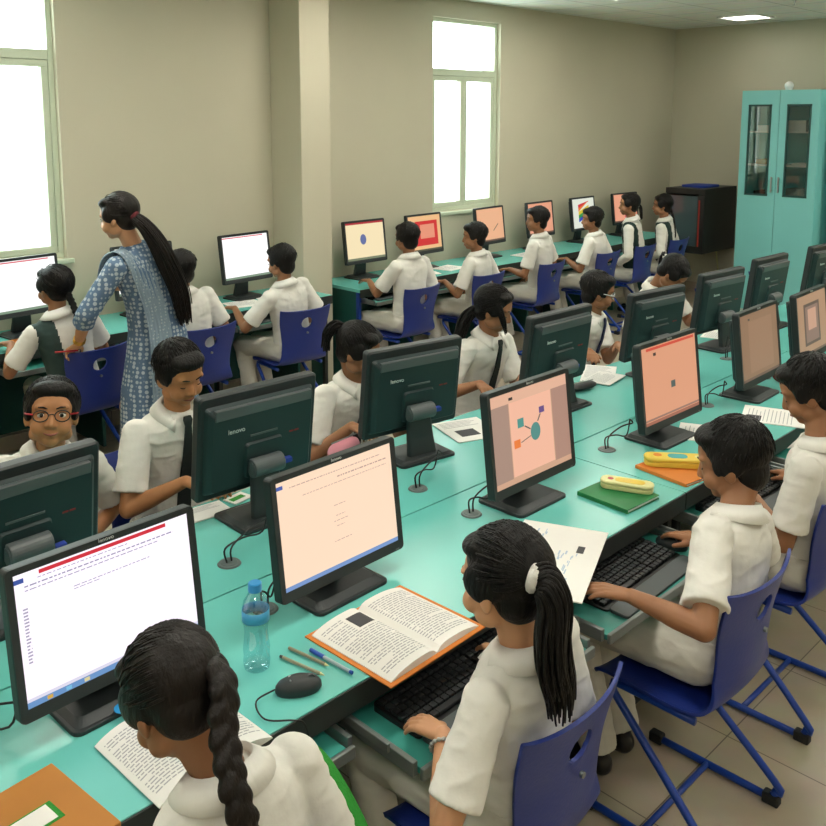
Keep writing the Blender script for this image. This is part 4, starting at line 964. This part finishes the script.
    if tie:
        g = MB(); W_ = [(1.01, .013, .020), (.985, .017, .020), (.94, .012, .016), (.90, .013, .013), (.7, .018, .012), (.4, .026, .012), (.22, .027, .012), (.16, .004, .012)]
        def frontd(t):
            for i in range(len(TW)-1):
                if TW[i][0] <= t <= TW[i+1][0]:
                    u = (t-TW[i][0])/(TW[i+1][0]-TW[i][0]); return TW[i][2]*(1-u)+TW[i+1][2]*u
            return TW[-1][2]
        R_ = []
        for t, w, lift in W_:
            c = cpt(t)+fw*(frontd(t)*s+lift*.75); R_.append([c-rt*w-fw*.004, c+rt*w-fw*.004, c+rt*w+fw*.003, c-rt*w+fw*.003])
        g.rings(R_); g.build('tie', M[tie], root, off, bevel=.001)
    # trousers and shoes
    if sleeve != '34':
        tr = MB(); tr.rings([ringT(t, w+.004, d+.004) for t, w, d in ((-.16, .09, .066), (-.12, .125, .085), (.0, .134, .092), (.10, .131, .088))])
        for sd in (-1, 1): tr.cap(Hp[sd], K[sd], .082*s, .062*s, 16); tr.cap(K[sd], K[sd].lerp(A[sd], .5), .060*s, .052*s, 16); tr.tube([K[sd].lerp(A[sd], .4), A[sd]+V((0, 0, .02))], [.054*s, .056*s], 16)
        tm = fuse(tr, max(vox, .005), 4, dsp, off=off, name='trousers'); link('trousers', tm, M[trouser], root)
    for sd in (-1, 1):
        g = MB(); a_ = A[sd]; fl = V((a_.x, a_.y, 0)); FF = F
        g.cap(fl+V((0, 0, .045))-FF*.01, fl+V((0, 0, .036))+FF*.12, .037, .032, 12); g.cap(fl+V((0, 0, .06)), fl+V((0, 0, .085)), .036, .034, 12)
        g2 = fuse(g, .006, 2, off=off, name='shoe'); link('shoe', g2, M['shoe'], root)
    return dict(root=root, S=S, E=E, W=Wr, N=N, cpt=cpt, rt=rt, fw=fw, up=up, H=H, Mh=Mh, hd=hd, off=V(off), hl=hl_, hips=hips)
gp = 'pupils on the near side of the island'; gq = 'pupils on the far side of the island'; gr = 'pupils at the wall desks'
# near row, backs to the camera
H = (.655, 1.195, 1.095)
person('pupil in a white shirt with a long dark braid, reading before the bright white monitor', H, (-.10, .80, -.60), (.72, 1.095, .545), gp, face=92, hl=(.62, 1.27, .58), hr=(.80, 1.27, .58), hairstyle='braid', vox=.0045, sk=1, eyes='down', neck=(.695, 1.125, .965), hs=.89, s=.90,
       tail=dict(kind='braid', tie=(.045, -.095, .03), r=.025, step=.026, path=[(.700, 1.150, 1.155), (.692, 1.105, 1.14), (.672, 1.075, 1.09), (.660, 1.035, 1.03), (.664, 1.010, .97), (.672, 1.000, .90), (.680, 1.000, .80)]), hairm='hair2')
H = (1.372, 1.115, 1.05)
Q = person('girl with a ponytail in a fluffy white hair tie, typing at the open orange book', H, (-.14, .97, -.14), (1.435, 1.105, .545), gp, face=95, hl=(1.275, 1.245, .705), hr=(1.60, 1.31, .712), hairstyle='pony', vox=.004, sk=2, eyes='open', neck=(1.40, 1.085, .892), hs=1.02, s=.94,
       tail=dict(kind='pony', tie=(-.030, -.100, .040), r=.040, n=190, band='whitesc', br=.022, path=[(1.345, 1.010, 1.105), (1.355, .985, 1.10), (1.362, .972, 1.06), (1.352, .968, 1.00), (1.352, .962, .94), (1.368, .958, .88), (1.376, .960, .82)]), eldir={-1: (-.7, -.5, -.5), 1: (.15, -.3, -.9)}, curl=.45)
PW = (Q['W'][-1], Q['E'][-1])
person('short haired boy in a white shirt using a mouse and holding a sketch page', (2.40, 1.115, 1.025), (-.30, .9, -.30), (2.26, 1.075, .545), gp, face=92, hl=(1.985, 1.25, .735), hr=(2.49, 1.295, .706), hairstyle='boy', vox=.004, sk=1, eyes='down', neck=(2.345, 1.065, .890), hs=1.08, belly=.004, s=1.02,
       hd={-1: (-.45, .75, .1), 1: (.15, 1, -.08)}, eldir={-1: (-.6, -.6, -.5), 1: (.8, -.3, -.5)}, curl=.35)
person('short haired pupil in a white shirt, cut by the right photo edge', (2.985, 1.13, 1.10), (-.30, .85, -.45), (2.975, 1.10, .545), gp, face=95, hl=(2.93, 1.31, .705), hr=(3.22, 1.29, .706), hairstyle='boy', vox=.005, sk=1, eyes='down', neck=(2.96, 1.075, .94), hs=1.04)
# far row, facing the camera
person('smiling boy with black framed glasses looking over a monitor back', (1.12, 2.72, 1.085), (-.38, -.90, .22), (1.07, 2.88, .545), gq, face=265, hairstyle='boy', vox=.005, sk=0, s=.95, glasses=('black', 'redpen'), smile=True, roll=-6)
person('boy in a white shirt and dark tie looking down at his hands', (1.575, 2.72, 1.12), (.05, -.90, -.36), (1.585, 2.85, .545), gq, face=268, hl=(1.60, 2.50, .79), hr=(1.52, 2.52, .79), hairstyle='boy', vox=.005, sk=0, tie='tie', eyes='down', roll=3, eldir={-1: (.5, .3, -.6), 1: (-.6, .35, -.6)})
H = (2.405, 2.72, 1.05)
person('girl with a high ponytail and dark tie bent over her desk', H, (.42, -.78, -.40), (2.385, 2.86, .545), gq, face=272, hl=(2.48, 2.52, .79), hr=(2.26, 2.54, .79), hairstyle='pony', vox=.005, sk=1, tie='tie', eyes='down',
       tail=dict(kind='pony', tie=(-.01, -.085, .075), r=.022, n=50, band='whitesc', br=.014, path=[(2.37, 2.775, 1.14), (2.34, 2.80, 1.15), (2.315, 2.82, 1.115), (2.31, 2.825, 1.045)]))
person('girl with loose dark hair over her cheek, white shirt and dark tie', (3.28, 2.73, 1.09), (.40, -.80, -.32), (3.25, 2.86, .545), gq, face=272, hl=(3.24, 2.50, .79), hr=(3.02, 2.56, .79), hairstyle='long', vox=.005, sk=1, tie='tie', eyes='down',
       tail=dict(kind='pony', tie=(0, -.085, -.02), r=.032, n=70, path=[(3.235, 2.80, 1.10), (3.19, 2.83, 1.05), (3.16, 2.84, .98), (3.13, 2.85, .90)]))
o = [x for x in COL.objects if x.get('label', '').startswith('girl with loose dark')][0]
g = MB()
for k in range(26):
    a = random.uniform(0, 1); dx = random.uniform(-.008, .008)
    g.tube([V((3.245-.05*a, 2.695+.03*a, 1.165)), V((3.24-.02*a+dx, 2.655+.02*a, 1.12)), V((3.25-.02*a+dx, 2.640+.02*a, 1.06)), V((3.262+dx, 2.64+.01*a, 1.0-.02*a))], [.002, .0024, .002, .0006], 5)
hr_ = [x for x in COL.objects if x.parent == o and x.name.startswith('hair')][0]
g.build('cheek_strands', M['hair'], hr_, o.location, smooth=True)['kind'] = 'stuff'
person('boy in profile with silver glasses, white shirt and dark tie', (4.22, 2.76, 1.045), (.62, -.72, -.25), (4.16, 2.88, .545), gq, face=285, hl=(4.10, 2.53, .79), hr=(3.86, 2.56, .79), hairstyle='boy', vox=.0055, sk=1, tie='navy', eyes='open', glasses=('steel', 'white'))
H = (4.95, 2.72, 1.06)
person('pupil bent low with hair tied back, half hidden behind a monitor back', H, (.20, -.55, -.85), (5.06, 2.92, .545), gq, face=262, hl=(5.02, 2.5, .79), hr=(4.72, 2.62, .76), hairstyle='pony', vox=.0055, sk=1, eyes='down', neck=(4.97, 2.835, .955),
       tail=dict(kind='pony', tie=(0, -.05, .095), r=.018, n=40, band='whitesc', br=.010, path=[(4.96, 2.78, 1.16), (4.97, 2.80, 1.17), (4.99, 2.82, 1.14), (5.00, 2.83, 1.08)]))
# wall row
def wall_kid(l, x, z, look, y=4.60, **k):
    k.setdefault('hairstyle', 'boy'); k.setdefault('sk', 1); hx = k.pop('hx', x)
    return person(l, (x, y+.04, z), look, (hx, y+.02, .545), gr, vox=.007, eyes='down', **k)
wall_kid('girl with a thin braid and dark sash over a white shirt, beside the teacher', 1.96, 1.12, (-.25, .95, -.1), hx=2.05, hairstyle='braid', bands=('grey_vest', -.15, -.055), hl=(1.80, 4.92, .80), hr=(2.15, 4.92, .79),
         tail=dict(kind='braid', r=.016, step=.02, tie=(.03, -.09, -.03), path=[(1.995, 4.545, 1.09), (2.015, 4.525, 1.02), (2.02, 4.50, .95), (2.02, 4.49, .86), (2.02, 4.49, .80)]))
wall_kid('boy in a white shirt just right of the teacher, back turned', 2.70, 1.13, (-.25, .95, -.1), hx=2.78)
wall_kid('boy leaning left toward the blank white screen by the column', 3.43, 1.09, (-.30, .9, -.2), hx=3.50, hl=(3.22, 4.94, .78), face=98)
wall_kid('boy reaching for the monitor with the blue dot', 4.56, 1.14, (.05, .98, -.1), hl=(4.45, 4.98, .80), face=92)
wall_kid('boy with a turned head at the red square screen', 5.30, 1.08, (-.72, .68, -.1), hx=5.34, hl=(5.13, 4.86, .72), face=105)
wall_kid('boy sitting upright and looking left beneath the far window', 6.10, 1.15, (-.75, .65, -.05), hx=6.14, hl=(5.94, 4.86, .72), face=105)
wall_kid('boy facing the rainbow painting screen', 6.92, 1.09, (-.70, .7, -.08), hx=6.98, hl=(6.76, 4.86, .72), face=105)
wall_kid('girl with a white hair tie and dark striped white sports top', 7.54, 1.18, (-.62, .75, -.05), hx=7.62, hairstyle='pony', sleeve='long', bands=('dgreen', -.155, -.085, .085, .155), face=110, sk=1,
         tail=dict(kind='pony', tie=(.0, -.09, .0), r=.018, n=40, band='whitesc', br=.03, path=[(7.60, 4.58, 1.17), (7.625, 4.56, 1.16), (7.63, 4.55, 1.10), (7.63, 4.545, 1.04)]))
wall_kid('girl with a thin plait and green shouldered white top, nearest the rack', 8.16, 1.13, (-.6, .78, -.05), hx=8.24, hairstyle='braid', sleeve='long', bands=('dgreen', -.12, -.05), face=105,
         tail=dict(kind='braid', r=.017, step=.02, tie=(.02, -.09, -.02), path=[(8.215, 4.57, 1.10), (8.235, 4.55, 1.03), (8.24, 4.53, .95), (8.245, 4.52, .86)]))
# teacher
tx, ty = 2.26, 4.24
P = person('standing woman with very long hair in a blue and white printed tunic', (2.145, 4.26, 1.505), (-.62, .74, -.22), (tx+.06, ty-.02, .93), None, face=112, hl=(1.955, 4.452, .822), hr=(2.22, 4.62, 1.10), hairstyle='pony', vox=.006, sk=2, s=1.10, hs=1.05, neck=(2.215, 4.245, 1.340),
           hd={-1: (-.10, .65, -.35), 1: (-.2, 1, 0)}, eldir={-1: (-.8, -.3, -.4), 1: (.6, .2, -.8)}, sleeve='34', eyes='open', curl=.9, feet={-1: (2.25, 4.23, .07), 1: (2.40, 4.22, .07)}, hairm='hair2',
           tail=dict(kind='pony', tie=(.01, -.10, .01), r=.052, n=170, band='maroon', br=.024, path=[(2.19, 4.175, 1.515), (2.235, 4.135, 1.46), (2.29, 4.11, 1.36), (2.34, 4.10, 1.24), (2.385, 4.095, 1.12), (2.41, 4.10, 1.00), (2.42, 4.10, .94)]))
root = P['root']; off = P['off']; rt, fw = P['rt'], P['fw']
K_ = MB(); rings = []
for z, w, d in ((1.12, .132, .100), (1.00, .138, .105), (.90, .155, .125), (.78, .172, .138), (.6, .205, .165), (.42, .215, .172), (.30, .222, .175)):
    c = V((tx+.06, ty-.02, z)) if z <= .9 else P['hips'].lerp(P['N'], (z-.9)/(P['N'].z-.9))
    rings.append([c+V((cos(radians_ := 2*pi*k/36)*w*(1+.03*sin(5*radians_)*(1.1-z)), sin(radians_)*d*(1+.03*sin(7*radians_)*(1.1-z)), 0)) for k in range(36)])
K_.rings(rings); me = fuse(K_, .008, 3, off=off, name='kurta_skirt'); link('tunic_skirt', me, M['kurta'], root)
L_ = MB()
for sd, q in ((-1, (2.25, 4.23)), (1, (2.40, 4.22))): L_.tube([V((tx+.06+sd*.07, ty-.02, .5)), V((q[0], q[1], .08))], [.085, .06], 18)
me = fuse(L_, .008, 2, off=off, name='trousers'); link('trousers', me, M['trouser'], root)
# dupatta over the left shoulder, hanging down the back
D = MB(); pts = [(2.085, 4.335, 1.10), (2.095, 4.325, 1.20), (2.105, 4.29, 1.30), (2.13, 4.225, 1.345), (2.165, 4.150, 1.315), (2.20, 4.115, 1.20), (2.25, 4.095, 1.0), (2.245, 4.055, .85), (2.235, 4.03, .65), (2.23, 4.005, .45), (2.225, 3.985, .30)]
pp = catmull([V(q) for q in pts], 4); rg = []
for i, c in enumerate(pp):
    u = i/(len(pp)-1); w = .055+.02*u; dv = V((.95, .15, 0)) if u > .3 else V((.9, .3, .1))
    dv.normalize(); nv = dv.cross(V((0, 0, 1))); rg.append([c+dv*(w*(-1+2*k/24))+V((-dv.y, dv.x, 0))*-.008*sin(k*1.6+u*2)*1.2 for k in range(25)])
vs = [q for g_ in rg for q in g_]; fs = [(i*25+k, i*25+k+1, (i+1)*25+k+1, (i+1)*25+k) for i in range(len(rg)-1) for k in range(24)]
D.add(vs, fs).build('dupatta', M['dupatta'], root, off, smooth=True, solid=.004)
w0 = P['W'][-1]; e0 = P['E'][-1]; t = (w0-e0).normalized(); a1 = t.cross(V((0, 0, 1))).normalized(); a2 = t.cross(a1)
for k in range(3):
    c = e0.lerp(w0, .80+.04*k); MB().tube([c+(a1*cos(2*pi*i/20)+a2*sin(2*pi*i/20))*.029 for i in range(21)], .0022, 6).build('bangle', M['gold'], root, off, smooth=True)
q = P['W'][-1]+P['hd'][-1]*.07
o = MB().cone((0, 0, 0), (-.12, .0, .012), .0045, seg=10).build('red_pen', M['redpen']); o.location = (q.x+.02, q.y-.03, q.z-.005); tag(o, 'red and white pen held by the standing woman', 'pen')
# bracelet of the ponytail girl
pg = [x for x in COL.objects if x.get('label', '').startswith('girl with a ponytail')][0]
w0, e0 = PW; t = (w0-e0).normalized(); a1 = t.cross(V((0, 0, 1))).normalized(); a2 = t.cross(a1); c = e0.lerp(w0, .86); g = MB()
for i in range(16):
    a = 2*pi*i/16; g.ell(c+(a1*cos(a)+a2*sin(a))*.0265, (.0052, .0052, .0042), None, 10, 6)
g.tube([c+(a1*cos(2*pi*i/24)+a2*sin(2*pi*i/24))*.0262 for i in range(25)], .0028, 6)
g.build('bracelet', M['steel'], pg, pg.location, smooth=True)
gb = empty('lap_bag', (.93, 1.17, .62)); tag(gb, 'bright green cloth strap bag beside the braided girl', 'bag')
B = MB(); pth = catmull([V(v) for v in ((-.01, .15, .16), (.02, .08, .20), (.03, .0, .16), (.035, -.09, .06), (.03, -.15, -.08))], 5); rg = []
for c in pth: rg.append([c+V((x_, 0, z_)) for x_, z_ in ((-.028, -.006), (.028, -.012), (.028, -.004), (-.028, .003))])
B.rings(rg).build('bag_strap', M['lime'], gb, smooth=False, bevel=.002)
MB().prism(rrect(.09, .26, .03), -.13, .06).build('bag_body', M['lime'], gb, bevel=.012)

# ------------------------------------------------------------------ light and camera
wd = bpy.data.worlds.new('World'); SC.world = wd; wd.use_nodes = True
bg = wd.node_tree.nodes['Background']; bg.inputs[0].default_value = (.93, .97, 1, 1); bg.inputs[1].default_value = 9.0
for i, (x0, x1, z0, z1) in enumerate(WIN):
    l = bpy.data.lights.new('window_portal', 'AREA'); l.shape = 'RECTANGLE'; l.size = x1-x0; l.size_y = z1-z0; l.cycles.is_portal = True
    o = bpy.data.objects.new('window_portal', l); COL.objects.link(o); o.location = ((x0+x1)/2, Y1+.21, (z0+z1)/2); o.rotation_euler = (-pi/2, 0, 0)
cam = bpy.data.cameras.new('Camera'); co = bpy.data.objects.new('Camera', cam); COL.objects.link(co); SC.camera = co
th, ps = .1456, .7864
Fv = V((cos(th)*cos(ps), cos(th)*sin(ps), -sin(th))); Rv = V((sin(ps), -cos(ps), 0)); Uv = Rv.cross(Fv)
co.matrix_world = Matrix.Translation((0, 0, 2.0)) @ Matrix((Rv, Uv, -Fv)).transposed().to_4x4()
cam.sensor_width = 36; cam.lens = 903/826*36; cam.shift_x = 0; cam.shift_y = -(413-250.7)/826; cam.clip_start = .05
vs_ = SC.view_settings; vs_.view_transform = 'Standard'; vs_.look = 'None'; vs_.exposure = 0.0; vs_.gamma = 1; vs_.use_curve_mapping = False
SC.cycles.max_bounces = 8; SC.cycles.diffuse_bounces = 4; SC.cycles.transparent_max_bounces = 12; SC.cycles.use_denoising = True
SC.cycles.sample_clamp_indirect = 8
